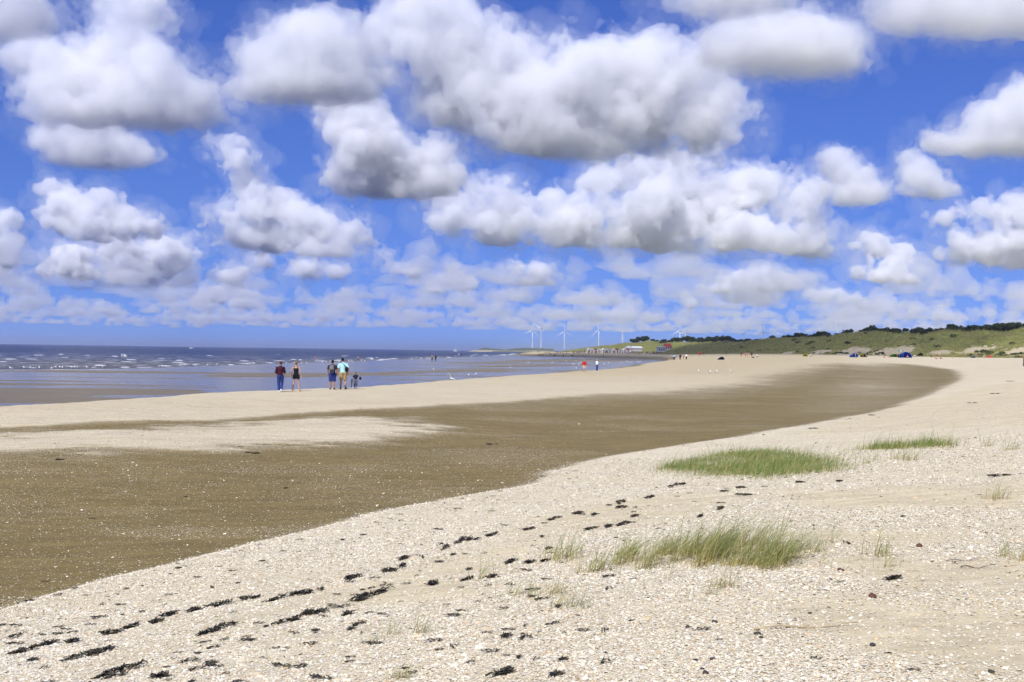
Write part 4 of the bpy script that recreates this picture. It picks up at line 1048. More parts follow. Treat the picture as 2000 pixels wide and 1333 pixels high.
def joints(H, pose):
    """a standing figure facing +Y, metres; pose gives foot, knee, elbow and hand places as needed"""
    s = H / 1.75; sw = pose.get('shoulder', .185) * s; hw = .095 * s
    lean = pose.get('lean', 0.0) * s; dz = pose.get('drop', 0.0) * s
    J = dict(pel=(0, 0, .95 * s - dz), waist=(0, lean * .3, 1.08 * s - dz), chest=(0, lean * .7, 1.30 * s - dz), neck=(0, lean, 1.47 * s - dz), head=(pose.get('head_x', 0) * s, lean + .02 * s + pose.get('head_y', 0) * s, 1.635 * s - dz))
    for S, sg in (('l', -1), ('r', 1)):
        J['sh' + S] = (sg * sw, lean * .9, 1.365 * s - dz); J['hip' + S] = (sg * hw, 0, .90 * s - dz)
        e = pose.get('elbow_' + S, (sg * .25, -.03, 1.13)); w = pose.get('hand_' + S, (sg * .27, .05, .88))
        J['el' + S] = tuple(c * s for c in e[:2]) + (e[2] * s - dz,); J['wr' + S] = tuple(c * s for c in w[:2]) + (w[2] * s - dz,)
        kn = pose.get('knee_' + S, (sg * .105, .03, .49)); an = pose.get('ankle_' + S, (sg * .11, -.02, .085))
        J['kn' + S] = tuple(c * s for c in kn); J['an' + S] = tuple(c * s for c in an)
        J['toe' + S] = (an[0] * s + sg * .03 * s, an[1] * s + .15 * s, max(.03, an[2] - .05) * s)
    return J, s

def make_person(name, loc, rz, H, pose, wear, label, group=None, vox=.012, build=1.0, cat='person'):
    """wear: dict part -> material; keys skin, hair, top, top_sleeve, bottom, bottom_len, shoes"""
    J, s = joints(H, pose); b = build
    root = empty(name, loc, rz); tag(root, label, cat, group)
    skin = []
    def c(a, bb, ra, rb, kind='c'): return (kind, J[a] if isinstance(a, str) else a, J[bb] if isinstance(bb, str) else bb, ra * s, rb * s)
    torso = [c('pel', 'waist', .125 * b, .115 * b), c('waist', 'chest', .115 * b, .135 * b)]
    for S, sg in (('l', -1), ('r', 1)):
        torso += [c('chest', 'sh' + S, .105 * b, .062 * b), c('hip' + S, 'pel', .095 * b, .10 * b)]
    head = [('e', tuple(v for v in J['head']), (.075 * s, .095 * s, .115 * s)), c('neck', 'head', .052, .05), c('chest', 'neck', .08, .055),
            ('e', (J['head'][0], J['head'][1] + .095 * s, J['head'][2] - .005 * s), (.014 * s, .022 * s, .022 * s)),
            ('e', (J['head'][0], J['head'][1] + .05 * s, J['head'][2] - .075 * s), (.045 * s, .04 * s, .035 * s))]
    for sg in (-1, 1): head.append(('e', (J['head'][0] + sg * .077 * s, J['head'][1] - .005 * s, J['head'][2] - .01 * s), (.012 * s, .02 * s, .03 * s)))
    arms, legs = [], []
    for S, sg in (('l', -1), ('r', 1)):
        arms += [c('sh' + S, 'el' + S, .052 * b, .042 * b), c('el' + S, 'wr' + S, .043 * b, .028 * b)]
        w = Vector(J['wr' + S]); d = (w - Vector(J['el' + S])).normalized(); side = Vector((0, 1, 0)) if abs(d.y) < .8 else Vector((0, 0, 1))
        side = (side - d * side.dot(d)).normalized(); out = d.cross(side)
        palm = w + d * .085 * s; arms.append(('c', tuple(w), tuple(palm), .030 * s, .034 * s))
        if vox < .02:
            for q, (o_, l_) in enumerate(((-.030, .070), (-.010, .080), (.010, .074), (.029, .058))):
                f0 = w + d * .085 * s + side * o_ * s; f1 = f0 + (d * .6 + out * sg * -.2) * l_ * .6 * s; f2 = f1 + (d * .4 - out * sg * .5) * l_ * .5 * s
                arms += [('c', tuple(f0), tuple(f1), .0095 * s, .009 * s), ('c', tuple(f1), tuple(f2), .009 * s, .0075 * s)]
            t0 = w + d * .035 * s + side * .03 * s; t1 = t0 + (side * .6 + d * .7).normalized() * .06 * s
            arms.append(('c', tuple(t0), tuple(t1), .012 * s, .009 * s))
        legs += [c('hip' + S, 'kn' + S, .085 * b, .055 * b), c('kn' + S, lerp3(J['kn' + S], J['an' + S], .35), .054 * b, .057 * b), c(lerp3(J['kn' + S], J['an' + S], .35), 'an' + S, .057 * b, .037 * b), c('an' + S, 'toe' + S, .042, .028)]
    body = sdf_mesh('body', torso + head + arms + legs, vox, .018 * s); body.materials.append(wear['skin']); link(bpy.data.objects.new('body', body), root)
    def part(nm, prims, mat, k=.015, cut=None):
        me = sdf_mesh(nm, prims, vox, k * s, cut); me.materials.append(mat); return link(bpy.data.objects.new(nm, me), root)
    inf = .016 * s + vox * .25
    def fat(pr): return [(p[0], p[1], tuple(r + inf for r in p[2])) if p[0] == 'e' else (p[0], p[1], p[2], p[3] + inf, p[4] + inf) for p in pr]
    if 'top' in wear:
        pr = [c('waist', 'chest', .12 * b, .14 * b), ('h', lerp3(J['chest'], J['pel'], .3), lerp3(J['chest'], J['pel'], wear.get('top_len', .95)), .125 * b * s, .132 * b * s)]
        for S in 'lr':
            if not wear.get('strap'): pr.append(c('chest', 'sh' + S, .11 * b, .066 * b))
            t = wear.get('sleeve', .65)
            if t > 0:
                if t <= 1: pr.append(('h', J['sh' + S], lerp3(J['sh' + S], J['el' + S], t), .060 * s * b, .058 * s * b))
                else: pr += [c('sh' + S, 'el' + S, .058 * b, .05 * b), ('h', J['el' + S], lerp3(J['el' + S], J['wr' + S], t - 1), .05 * s * b, .036 * s)]
        if not wear.get('strap'): pr.append(c('chest', 'neck', .09 * b, .06))
        zn = J['neck'][2] + (.035 if not wear.get('strap') else -.14) * s
        part(wear.get('top_name', 'shirt'), fat(pr), wear['top'], .02, cut=lambda P: P[..., 2] - zn)
        if wear.get('strap'):
            for S, sg in (('l', -1), ('r', 1)):
                x = sg * .10 * s
                part('strap', [('c', (x, J['chest'][1] - .115 * s, J['chest'][2]), (x, J['chest'][1] - .02 * s, J['sh' + S][2] + .055 * s), .02 * s, .02 * s)], wear['top'])
    if 'bottom' in wear:
        pr = [c('pel', 'waist', .128 * b, .112 * b)]; L = wear.get('bottom_len', .85)
        for S in 'lr':
            pr.append(c('hip' + S, 'pel', .10 * b, .10 * b))
            if L <= 1: pr.append(('h', J['hip' + S], lerp3(J['hip' + S], J['kn' + S], L), .098 * s * b, (.082 if L > .5 else .095) * s * b))
            else: pr += [c('hip' + S, 'kn' + S, .09 * b, .062 * b), ('h', J['kn' + S], lerp3(J['kn' + S], J['an' + S], L - 1), .062 * s * b, .050 * s)]
        zw = J['waist'][2] + .02 * s
        part(wear.get('bottom_name', 'shorts'), fat(pr), wear['bottom'], .012, cut=lambda P: P[..., 2] - zw)
    if 'shoes' in wear:
        for S in 'lr':
            a, t = J['an' + S], J['toe' + S]
            part('shoe', [('c', (a[0], a[1] - .035 * s, a[2] - .035 * s), t, .048 * s, .038 * s), ('c', (a[0], a[1], a[2] - .02 * s), a, .046 * s, .043 * s)], wear['shoes'])
    hx, hy, hz = J['head']
    hl = wear.get('hair_len', 0.0)
    hair = [('e', (hx, hy - .014 * s, hz + .022 * s), (.088 * s, .100 * s, .108 * s))]
    if hl > 0: hair += [('c', (hx, hy - .07 * s, hz), (hx, hy - .085 * s, hz - hl * s), .06 * s, .045 * s)]
    if wear.get('bun'): hair.append(('e', (hx, hy - .09 * s, hz + .07 * s), (.045 * s, .045 * s, .045 * s)))
    def face(P): return (P[..., 1] - (hy + .030 * s)) * .8 - (P[..., 2] - (hz + .035 * s)) * .75
    part('hat' if wear.get('hat') else 'hair', hair, wear['hair'], .03, cut=face if not wear.get('hat') else (lambda P: (hz + .02 * s) - P[..., 2]))
    return root, J, s

def sub_part(root, nm, prims, mat, vox=.012, k=.015):
    me = sdf_mesh(nm, prims, vox, k); me.materials.append(mat); o = link(bpy.data.objects.new(nm, me), root); return o

FAB = {}
def fabric(name, col, var=.18):
    if name not in FAB: FAB[name] = simple_mat(name, col, .85, var, 22.0, .2)
    return FAB[name]

def build_people():
    SK = simple_mat('skin', (.48, .28, .19), .55, .08, 9.0); SKD = simple_mat('tanned_skin', (.33, .18, .11), .55, .08, 9.0)
    HB, HR, HBL, HG = fabric('black_hair', (.012, .010, .009)), fabric('auburn_hair', (.10, .03, .018)), fabric('fair_hair', (.20, .12, .06)), fabric('grey_hair', (.42, .38, .34))
    BLK, NVY, BLU, MAR, CYA, KHA, GRY, WHT, RED = (fabric('black_cloth', (.010, .010, .014)), fabric('navy_cloth', (.012, .018, .05)), fabric('blue_denim', (.025, .045, .19)), fabric('maroon_knit', (.05, .010, .022)),
        fabric('pale_turquoise_cotton', (.42, .72, .74), .1), fabric('khaki_cotton', (.40, .29, .14)), fabric('grey_nylon', (.16, .16, .18)), fabric('white_cotton', (.80, .80, .80), .05), fabric('red_anorak', (.50, .018, .022)))
    def at(x, y): return (x, y, ground_z(x, y) - .01)
    # woman in maroon sweater, hand at her cheek, walking away
    make_person('person', at(-12.38, 57.6), .25, 1.66, dict(elbow_r=(.24, .06, 1.12), hand_r=(.11, .17, 1.38), elbow_l=(-.24, .04, 1.12), hand_l=(-.14, .2, 1.05), knee_l=(-.09, .04, .48), ankle_l=(-.05, .0, .09), knee_r=(.10, .10, .48), ankle_r=(.05, -.14, .16), head_x=.02),
        dict(skin=SK, hair=HR, top=MAR, sleeve=1.95, top_name='sweater', top_len=1.0, bottom=BLU, bottom_len=1.97, bottom_name='trousers', shoes=WHT, hair_len=.03, bun=True), 'person in maroon sweater and blue trousers, leftmost of the strollers on the sandbar', build=.97)
    # woman in black playsuit
    make_person('person', at(-11.72, 58.5), 0.0, 1.68, dict(elbow_l=(-.27, -.02, 1.16), hand_l=(-.30, .12, .98), elbow_r=(.25, -.02, 1.12), hand_r=(.31, .04, .86), knee_l=(-.13, .02, .49), ankle_l=(-.18, -.04, .085), knee_r=(.14, .05, .49), ankle_r=(.21, .03, .085), shoulder=.165),
        dict(skin=SK, hair=HBL, top=BLK, sleeve=0, strap=True, top_name='camisole', top_len=1.0, bottom=BLK, bottom_len=.42, bottom_name='shorts', hair_len=.05), 'person in black strappy top and black shorts, second from left on the sandbar', build=.86)
    # man with grey backpack
    r, J, s = make_person('person', at(-10.36, 62.2), 0.0, 1.72, dict(elbow_l=(-.28, -.02, 1.12), hand_l=(-.24, .06, .90), elbow_r=(.28, -.02, 1.12), hand_r=(.24, .06, .90), knee_l=(-.10, .03, .49), ankle_l=(-.11, 0, .085), knee_r=(.10, .05, .49), ankle_r=(.12, -.05, .085)),
        dict(skin=SKD, hair=HB, top=fabric('charcoal_shirt', (.03, .03, .035)), sleeve=.7, bottom=BLU, bottom_len=.98, shoes=BLK), 'person in dark shirt and blue shorts wearing a grey backpack on the sandbar', build=1.08)
    bp = sub_part(r, 'backpack', [('e', (0, -.24 * s, 1.24 * s), (.15 * s, .11 * s, .21 * s)), ('c', (0, -.22 * s, 1.10 * s), (0, -.22 * s, 1.36 * s), .12 * s, .10 * s)], GRY)
    for sg in (-1, 1): sub_part(bp, 'shoulder_strap', [('c', (sg * .10 * s, -.17 * s, 1.40 * s), (sg * .11 * s, .0, 1.485 * s), .022 * s, .022 * s), ('c', (sg * .11 * s, .0, 1.485 * s), (sg * .13 * s, .15 * s, 1.30 * s), .022 * s, .02 * s)], GRY)
    sub_part(bp, 'pocket', [('e', (0, -.33 * s, 1.12 * s), (.10 * s, .05 * s, .08 * s))], fabric('maroon_nylon', (.07, .018, .022)))
    # man in turquoise shirt
    r, J, s = make_person('person', at(-9.90, 63.2), .12, 1.84, dict(elbow_l=(-.28, -.01, 1.13), hand_l=(-.22, .08, .92), elbow_r=(.30, -.06, 1.14), hand_r=(.26, .05, .92), knee_l=(-.11, .02, .49), ankle_l=(-.12, .0, .085), knee_r=(.12, .07, .49), ankle_r=(.15, .02, .085), head_x=-.03),
        dict(skin=SK, hair=HB, top=CYA, sleeve=.75, top_len=1.05, bottom=KHA, bottom_len=.92, shoes=BLK), 'person in pale turquoise shirt and khaki shorts carrying a dark shoulder bag', build=1.06)
    bg = sub_part(r, 'shoulder_bag', [('e', (.20 * s, -.14 * s, 1.12 * s), (.10 * s, .07 * s, .15 * s))], BLK)
    sub_part(bg, 'bag_strap', [('c', (.20 * s, -.15 * s, 1.22 * s), (.05 * s, -.17 * s, 1.38 * s), .016 * s, .016 * s), ('c', (.05 * s, -.17 * s, 1.38 * s), (-.09 * s, -.03 * s, 1.485 * s), .016 * s, .016 * s)], BLK)
    # running child
    r, J, s = make_person('person', at(-9.32, 64.3), -.1, 1.02, dict(shoulder=.15, lean=.06, elbow_l=(-.32, -.06, 1.18), hand_l=(-.38, .02, .95), elbow_r=(.36, -.10, 1.22), hand_r=(.44, .05, 1.08), knee_l=(-.10, .06, .48), ankle_l=(-.09, .0, .085), knee_r=(.10, .10, .50), ankle_r=(.10, -.16, .20), head_x=0),
        dict(skin=SK, hair=HBL, top=NVY, sleeve=.8, bottom=GRY, bottom_len=1.5, bottom_name='trousers', shoes=WHT), 'small running child in navy shirt and grey trousers on the sandbar', vox=.010, build=1.15)
    sub_part(r, 'bundle', [('e', (.50 * s, -.02 * s, 1.10 * s), (.13 * s, .10 * s, .16 * s))], BLK)
    d = sub_part(r, 'jacket', [('c', (-.38 * s, .02, 1.0 * s), (-.43 * s, 0, .12 * s), .045 * s, .028 * s), ('e', (-.37 * s, 0, .80 * s), (.06 * s, .05 * s, .24 * s))], BLK)
    # couple farther along the bar
    make_person('person', at(10.30, 152.5), math.pi, 1.76, dict(elbow_l=(-.29, -.02, 1.13), hand_l=(-.28, .03, .90), elbow_r=(.29, -.02, 1.13), hand_r=(.29, .05, .88), ankle_r=(.10, -.10, .09)),
        dict(skin=SK, hair=HG, top=RED, sleeve=1.9, top_name='anorak', top_len=1.18, bottom=fabric('cream_shorts', (.55, .48, .36)), bottom_len=.75, shoes=BLK), 'person in a long red jacket and pale shorts at the water side of the bar', vox=.02, build=1.12)
    r, J, s = make_person('person', at(12.45, 157.0), -1.15, 1.78, dict(elbow_l=(-.26, .02, 1.12), hand_l=(-.18, .20, 1.02), elbow_r=(.26, .02, 1.12), hand_r=(.18, .22, 1.05)),
        dict(skin=SKD, hair=fabric('straw_cap', (.55, .42, .22)), hat=True, top=WHT, sleeve=.9, bottom=BLU, bottom_len=1.95, bottom_name='trousers', shoes=WHT), 'person in white top, blue jeans and pale cap looking along the shore', vox=.02, build=1.05)

    # -------- far figures: five bodies, worn clothes differ
    def far_kind(pose, H, wear, vox=.035):
        r, J, s = make_person('person', (0, 0, 0), 0, H, pose, wear, '', vox=vox); ch = list(r.children)
        data = [(o.name.split('.')[0], o.data) for o in ch]
        for o in ch: bpy.data.objects.remove(o)
        bpy.data.objects.remove(r); return data
    W0 = dict(skin=SK, hair=HB, top=WHT, sleeve=.7, bottom=NVY, bottom_len=.8)
    W1 = dict(skin=SK, hair=HB, top=WHT, sleeve=1.9, bottom=NVY, bottom_len=1.9, bottom_name='trousers')
    W2 = dict(skin=SK, hair=HB, bottom=NVY, bottom_len=.5, bottom_name='swim_shorts')
    stride = dict(knee_l=(-.10, .14, .50), ankle_l=(-.11, .14, .085), knee_r=(.10, .02, .50), ankle_r=(.11, -.20, .14))
    sit = dict(drop=.78, knee_l=(-.14, .40, .42), ankle_l=(-.15, .52, .06), knee_r=(.14, .40, .42), ankle_r=(.15, .55, .06), elbow_l=(-.26, .02, 1.12), hand_l=(-.16, .28, 1.0), elbow_r=(.26, .02, 1.12), hand_r=(.16, .28, 1.0), lean=.08)
    lie = dict(drop=.86, lean=-.34, knee_l=(-.10, .44, .26), ankle_l=(-.1, .82, .06), knee_r=(.10, .44, .20), ankle_r=(.12, .82, .06), elbow_l=(-.30, -.30, 1.02), hand_l=(-.32, -.2, .90), elbow_r=(.30, -.3, 1.02), hand_r=(.32, -.2, .90))
    K = dict(stand=far_kind({}, 1.72, W0), walk=far_kind(stride, 1.74, W1), bathe=far_kind({}, 1.70, W2), sit=far_kind(sit, 1.70, W0), lie=far_kind(lie, 1.70, W2))
    def far(kind, x, y, rz, top, bot, label, hair=HB, skin=SK, z=None, group='small figures far along the beach', s=1.0):
        e = empty('person', (x, y, (ground_z(x, y) if z is None else z) - .01), rz); e.scale = (s, s, s)
        for nm, me in K[kind]:
            o = link(bpy.data.objects.new(nm, me), e); sl = o.material_slots[0]; sl.link = 'OBJECT'
            sl.material = skin if nm == 'body' else hair if nm == 'hair' else top if nm == 'shirt' else bot
        tag(e, label, 'person', group); return e
    PNK, LGT, ORN, TEA = fabric('pink_cotton', (.6, .22, .28)), fabric('pale_blue_cotton', (.35, .45, .6)), fabric('orange_cotton', (.6, .2, .04)), fabric('teal_cotton', (.05, .25, .28))
    b = lambda px: (px - 1000) / 2100.0 * 1.0
    def pos(px, D): return (b(px) * D * 1.0002 + .0002 * D, D)
    for px, D, k, t_, bt, lab in [
        (1316.5, 300, 'walk', LGT, BLK, 'far walker in pale top and black trousers beside a small dog'),
        (1328.5, 306, 'walk', BLK, BLK, 'far walker dressed all in black, first of three abreast'),
        (1335, 308, 'stand', PNK, GRY, 'far walker in pink shirt, middle of three abreast'),
        (1340.5, 306, 'walk', WHT, BLK, 'far walker in white top and dark trousers, last of three abreast'),
        (1447.5, 330, 'stand', BLK, KHA, 'far person in black shirt left of the bare chested pair'),
        (1456, 332, 'bathe', PNK, RED, 'far bare chested person in red trunks, left of a pair'),
        (1460.5, 334, 'bathe', PNK, PNK, 'far bare chested person in pink trunks, right of a pair'),
        (1468, 336, 'stand', BLK, BLK, 'far small person in black right of the bare chested pair'),
        (1478.5, 338, 'sit', WHT, BLK, 'far person sitting on sand right of the bare chested pair'),
        (1583, 352, 'sit', WHT, NVY, 'far person sitting beside the yellow beach shelter'),
        (1670.5, 318, 'bathe', LGT, TEA, 'far person standing in front of the pale blue beach tent'),
        (1694, 372, 'stand', NVY, NVY, 'far person in navy standing beside the blue and yellow tent'),
        (1727, 350, 'lie', NVY, BLK, 'far sunbather lying left of the green tent'),
        (1735, 352, 'lie', NVY, RED, 'second far sunbather lying left of the green tent'),
        (1772, 346, 'sit', PNK, BLU, 'far person sitting in front of the big blue tent'),
        (1786, 372, 'sit', WHT, NVY, 'far person sitting right of the big blue tent'),
        (1818, 372, 'sit', BLK, NVY, 'far person in black sitting at the dune foot left of the standing bather'),
        (1831, 366, 'bathe', NVY, BLK, 'far standing bather right of the tents'),
        (1828, 330, 'lie', NVY, NVY, 'far sunbather on the sand in front of the standing bather'),
        (1837, 330, 'sit', PNK, NVY, 'far person sitting on sand right of the standing bather'),
        (1860, 360, 'lie', NVY, LGT, 'far sunbather lying by the dark drift line at right')]:
        x, y = pos(px, D); far(k, x, y, random.uniform(2.4, 3.9) if k in ('sit', 'lie') else random.uniform(-2, 2), t_, bt, lab)
    X_, Y_, Z_ = DUNE['X'], DUNE['Y'], DUNE['Z']
    def dune_z(x, y):
        k = int(np.argmin((X_ - x) ** 2 + (Y_ - y) ** 2)); return float(Z_.flat[k])
    for px, D, k, t_, bt, lab in [(1881, 366, 'bathe', NVY, BLK, 'far person standing alone on the sandy path up the dune'), (1899, 368, 'sit', WHT, BLK, 'far person in white sitting on the dune slope by dark bags'), (1910, 374, 'stand', BLK, GRY, 'far person in black standing on the dune slope'),
                                  (1922, 372, 'sit', WHT, LGT, 'far person in white sitting in the middle of the dune slope party'), (1930, 376, 'sit', BLK, BLU, 'far person in black sitting behind the red bag on the dune slope')]:
        x, y = pos(px, D); far(k, x, y, random.uniform(2.6, 3.6), t_, bt, lab, z=max(ground_z(x, y), dune_z(x, y)))
    for px, D, k, zz, t_, bt, lab in [(615, 300, 'bathe', -.72, RED, RED, 'bather in red trunks waist deep in the sea at left'), (700, 296, 'bathe', -.62, NVY, NVY, 'bather in dark trunks waist deep right of the red bather'),
                                  (844, 306, 'walk', -.08, KHA, BLK, 'left one of two waders at the waterline behind the child'), (851, 304, 'walk', -.08, NVY, NVY, 'right one of two waders at the waterline, dressed in navy'),
                                  (896.5, 560, 'stand', -.3, WHT, LGT, 'distant wader in white at the sea edge'), (901, 556, 'stand', -.3, BLK, BLK, 'distant wader in black at the sea edge'), (1019.5, 540, 'stand', -.1, WHT, BLK, 'distant person in white and black on the wet flat left of the crowd')]:
        x, y = pos(px, D); far(k, x, y, random.uniform(-1, 1), t_, bt, lab, z=zz)
    # those of the far bathing crowd that still show one by one
    cols = [BLK, NVY, RED, WHT, PNK, LGT, ORN, TEA]
    g = np.random.default_rng(6)
    for i, px in enumerate([1055, 1059, 1075.5, 1083, 1086, 1100, 1118, 1121, 1178, 1182, 1186, 1216, 1263, 1277, 1290]):
        D = float(g.uniform(560, 640)); x, y = pos(px, D); z = ground_z(x, y)
        far('walk' if i % 2 else 'stand', x, y, float(g.uniform(0, 6)), cols[i % 2], cols[i % 2], 'tiny dark figure on wet sand before the distant crowd', z=max(z, 0), group='single figures in front of the crowd')
    label_by_text([o for o in bpy.data.objects if o.get('group') == 'single figures in front of the crowd'])
    # the crowd itself reads as one mass
    V, Q, C_ = [], [], []; nv = 0
    tmpl = []
    for nm in ('stand', 'sit', 'walk'):
        vs, fs, cs = [], [], []; k0 = 0
        for pn, me in K[nm]:
            co = np.empty(len(me.vertices) * 3, np.float32); me.vertices.foreach_get('co', co); co = co.reshape(-1, 3)
            li = np.empty(len(me.loops), np.int32); me.loops.foreach_get('vertex_index', li); li = li.reshape(-1, 4)
            if pn in ('hair',): role = 0
            elif pn == 'body': role = 1
            elif pn == 'shirt': role = 2
            else: role = 3
            # coarse: drop to a third by a vertex grid
            key = np.round(co / .11).astype(int); u, inv = np.unique(key, axis=0, return_inverse=True); inv = inv.ravel()
            cc = np.stack([np.bincount(inv, co[:, a], len(u)) / np.bincount(inv, minlength=len(u)) for a in range(3)], 1)
            f = inv[li]; ok = np.array([len(set(r)) == 4 for r in f]); f = np.unique(np.sort(f[ok], 1), axis=0, return_index=True)[1]; f = inv[li][ok][f]
            vs.append(cc); fs.append(f + k0); cs.append(np.full(len(cc), role)); k0 += len(cc)
        tmpl.append((np.concatenate(vs), np.concatenate(fs), np.concatenate(cs)))
    pal = np.array([(.5, .5, .5), (.03, .03, .04), (.35, .04, .04), (.1, .2, .45), (.55, .35, .25), (.75, .72, .68), (.02, .03, .1), (.5, .3, .05)])
    for i in range(150):
        px = g.uniform(1120, 1300) if i < 120 else g.uniform(1050, 1150); D = g.uniform(600, 700); x, y = pos(px, D); x += g.normal(0, .5)
        v, f, c = tmpl[int(g.integers(3))]; a = g.uniform(0, 6.28); ca, sa = math.cos(a), math.sin(a)
        V.append(np.stack([v[:, 0] * ca - v[:, 1] * sa + x, v[:, 0] * sa + v[:, 1] * ca + y, v[:, 2] + ground_z(x, y)], 1)); Q.append(f + nv); nv += len(v)
        cl = np.array([(.03, .025, .02), (.45, .27, .19), pal[int(g.integers(8))], pal[int(g.integers(8))]])[c]; C_.append(cl)
    me = quads_to_mesh('crowd', np.concatenate(V), np.concatenate(Q)); ca_ = me.color_attributes.new('cloth', 'FLOAT_COLOR', 'POINT'); ca_.data.foreach_set('color', np.column_stack([np.concatenate(C_), np.ones(nv)]).astype(np.float32).ravel())
    m = bpy.data.materials.new('crowd_cloth'); t, bs, o = nodes_of(m); a_ = t.nodes.new('ShaderNodeAttribute'); a_.attribute_name = 'cloth'; t.links.new(a_.outputs['Color'], bs.inputs['Base Color']); bs.inputs['Roughness'].default_value = .8
    me.materials.append(m); tag(link(bpy.data.objects.new('crowd', me)), 'distant crowd of bathers in front of the pavilions', 'crowd', kind='stuff')
    # dog
    dm = fabric('tan_fur', (.40, .28, .15)); x, y = pos(1308, 300)
    e = empty('dog', (x, y, ground_z(x, y)), 1.2); tag(e, 'small tan dog left of the far walkers', 'dog')
    sub_part(e, 'body', [('c', (0, -.22, .36), (0, .22, .40), .11, .13), ('c', (0, .22, .42), (0, .38, .56), .08, .07), ('e', (0, .42, .60), (.075, .09, .075)), ('c', (0, .44, .58), (0, .54, .55), .045, .03), ('c', (0, -.28, .42), (0, -.42, .56), .03, .018)]
        + [('c', (sx, .20, .36), (sx, .19, .03), .045, .028) for sx in (-.07, .07)] + [('c', (sx, -.20, .36), (sx, -.16, .20), .06, .035) for sx in (-.07, .07)] + [('c', (sx, -.16, .20), (sx, -.22, .03), .032, .025) for sx in (-.07, .07)] + [('e', (sx, .39, .67), (.02, .03, .045)) for sx in (-.05, .05)], dm, .02)
build_people()
# ------------------------------------------------------------------ gulls, turbines, tents, pavilions
def box(bm, c, s, rz=0.0):
    r = bmesh.ops.create_cube(bm, size=1.0); M = Matrix.Translation(c) @ Matrix.Rotation(rz, 4, 'Z') @ Matrix.Diagonal((*s, 1)); bmesh.ops.transform(bm, matrix=M, verts=r['verts']); return r['verts']
def bm_obj(name, bm, mat, parent=None):
    bmesh.ops.recalc_face_normals(bm, faces=bm.faces); me = bpy.data.meshes.new(name); bm.to_mesh(me); bm.free(); me.materials.append(mat)
    return link(bpy.data.objects.new(name, me), parent)

def build_gulls():
    wh, gr, bk, yl = simple_mat('white_plumage', (.82, .82, .80), .7, .03), simple_mat('grey_plumage', (.42, .44, .47), .7, .08), simple_mat('black_plumage', (.02, .02, .02), .7), simple_mat('yellow_bill', (.55, .35, .04), .5)
    def standing():
        P = {}
        P['body'] = (sdf_mesh('body', [('c', (0, -.12, .20), (0, .09, .24), .065, .085), ('c', (0, .09, .26), (0, .15, .35), .05, .04), ('e', (0, .17, .37), (.042, .055, .042)), ('c', (0, -.12, .21), (0, -.27, .19), .045, .015)], .012, .03), wh)
        P['bill'] = (sdf_mesh('bill', [('c', (0, .21, .365), (0, .27, .355), .013, .006)], .004), yl)
        for sg in (-1, 1):
            P['wing%d' % sg] = (sdf_mesh('wing', [('c', (sg * .065, .07, .25), (sg * .07, -.14, .235), .045, .04), ('c', (sg * .06, -.14, .235), (sg * .02, -.32, .21), .032, .008)], .01, .02), gr)
            P['leg%d' % sg] = (tube_mesh('leg', [(sg * .03, 0, .18), (sg * .03, -.015, .09), (sg * .03, 0, .006)], [.012, .008, .009], 5), yl)
        return P
    def flying():
        P = {}
        P['body'] = (sdf_mesh('body', [('c', (0, -.15, 0), (0, .12, .01), .05, .065), ('e', (0, .20, .03), (.042, .06, .042)), ('c', (0, -.15, 0), (0, -.28, 0), .045, .03)], .012, .03), wh)
        P['bill'] = (sdf_mesh('bill', [('c', (0, .25, .025), (0, .31, .015), .012, .006)], .004), yl)
        for sg in (-1, 1):
            P['wing%d' % sg] = (sdf_mesh('wing', [('e', (sg * .14, .02, .07), (.14, .085, .018)), ('c', (sg * .05, .03, .03), (sg * .28, .05, .15), .035, .03), ('c', (sg * .28, .04, .15), (sg * .58, -.10, .10), .032, .010), ('e', (sg * .38, -.02, .13), (.17, .07, .018))], .012, .03), wh)
        return P
    for d in (st := standing(), fl := flying()):
        for me, m in d.values(): me.materials.append(m)
    g = np.random.default_rng(2)
    def put(kind, x, y, z, rz, s, label, group, tilt=0):
        e = empty('gull', (x, y, z), rz); e.scale = (s, s, s); e.rotation_euler = (0, tilt, rz)
        for k, (me, m) in kind.items(): link(bpy.data.objects.new(k.rstrip('-1'), me), e)
        tag(e, label, 'bird', group)
    for i, (x, y) in enumerate(GULLS_SHORE):
        r = math.hypot(x, y); z = max(ground_z(x, y), -.03)
        lab = 'white gull in shallow water on the central wet flat' if x > -13 else 'white gull in the waterline row on the left'
        put(st, x, y, z, g.uniform(0, 6.28), float(np.clip(r / 190, .95, 1.35)), lab, 'gulls standing at the waterline')
    for x, y in GULLS_BAR: put(st, x, y, ground_z(x, y), g.uniform(0, 6.28), 1.05, 'white gull in the row of four on the sandbar', 'gulls on the sandbar')
    for (x, y, z), lab, rz, ti in zip(GULLS_FLY, ('gull flying low over the sea at left, wings spread', 'gull flying just under the horizon above the sea', 'gull flying above the waterline right of the turquoise shirt', 'gull gliding low over the wet flat in the centre'), (1.4, 1.0, 1.7, .6), (.1, .2, -.1, .7)):
        put(fl, x, y, z, rz, 1.1, lab, None, ti)

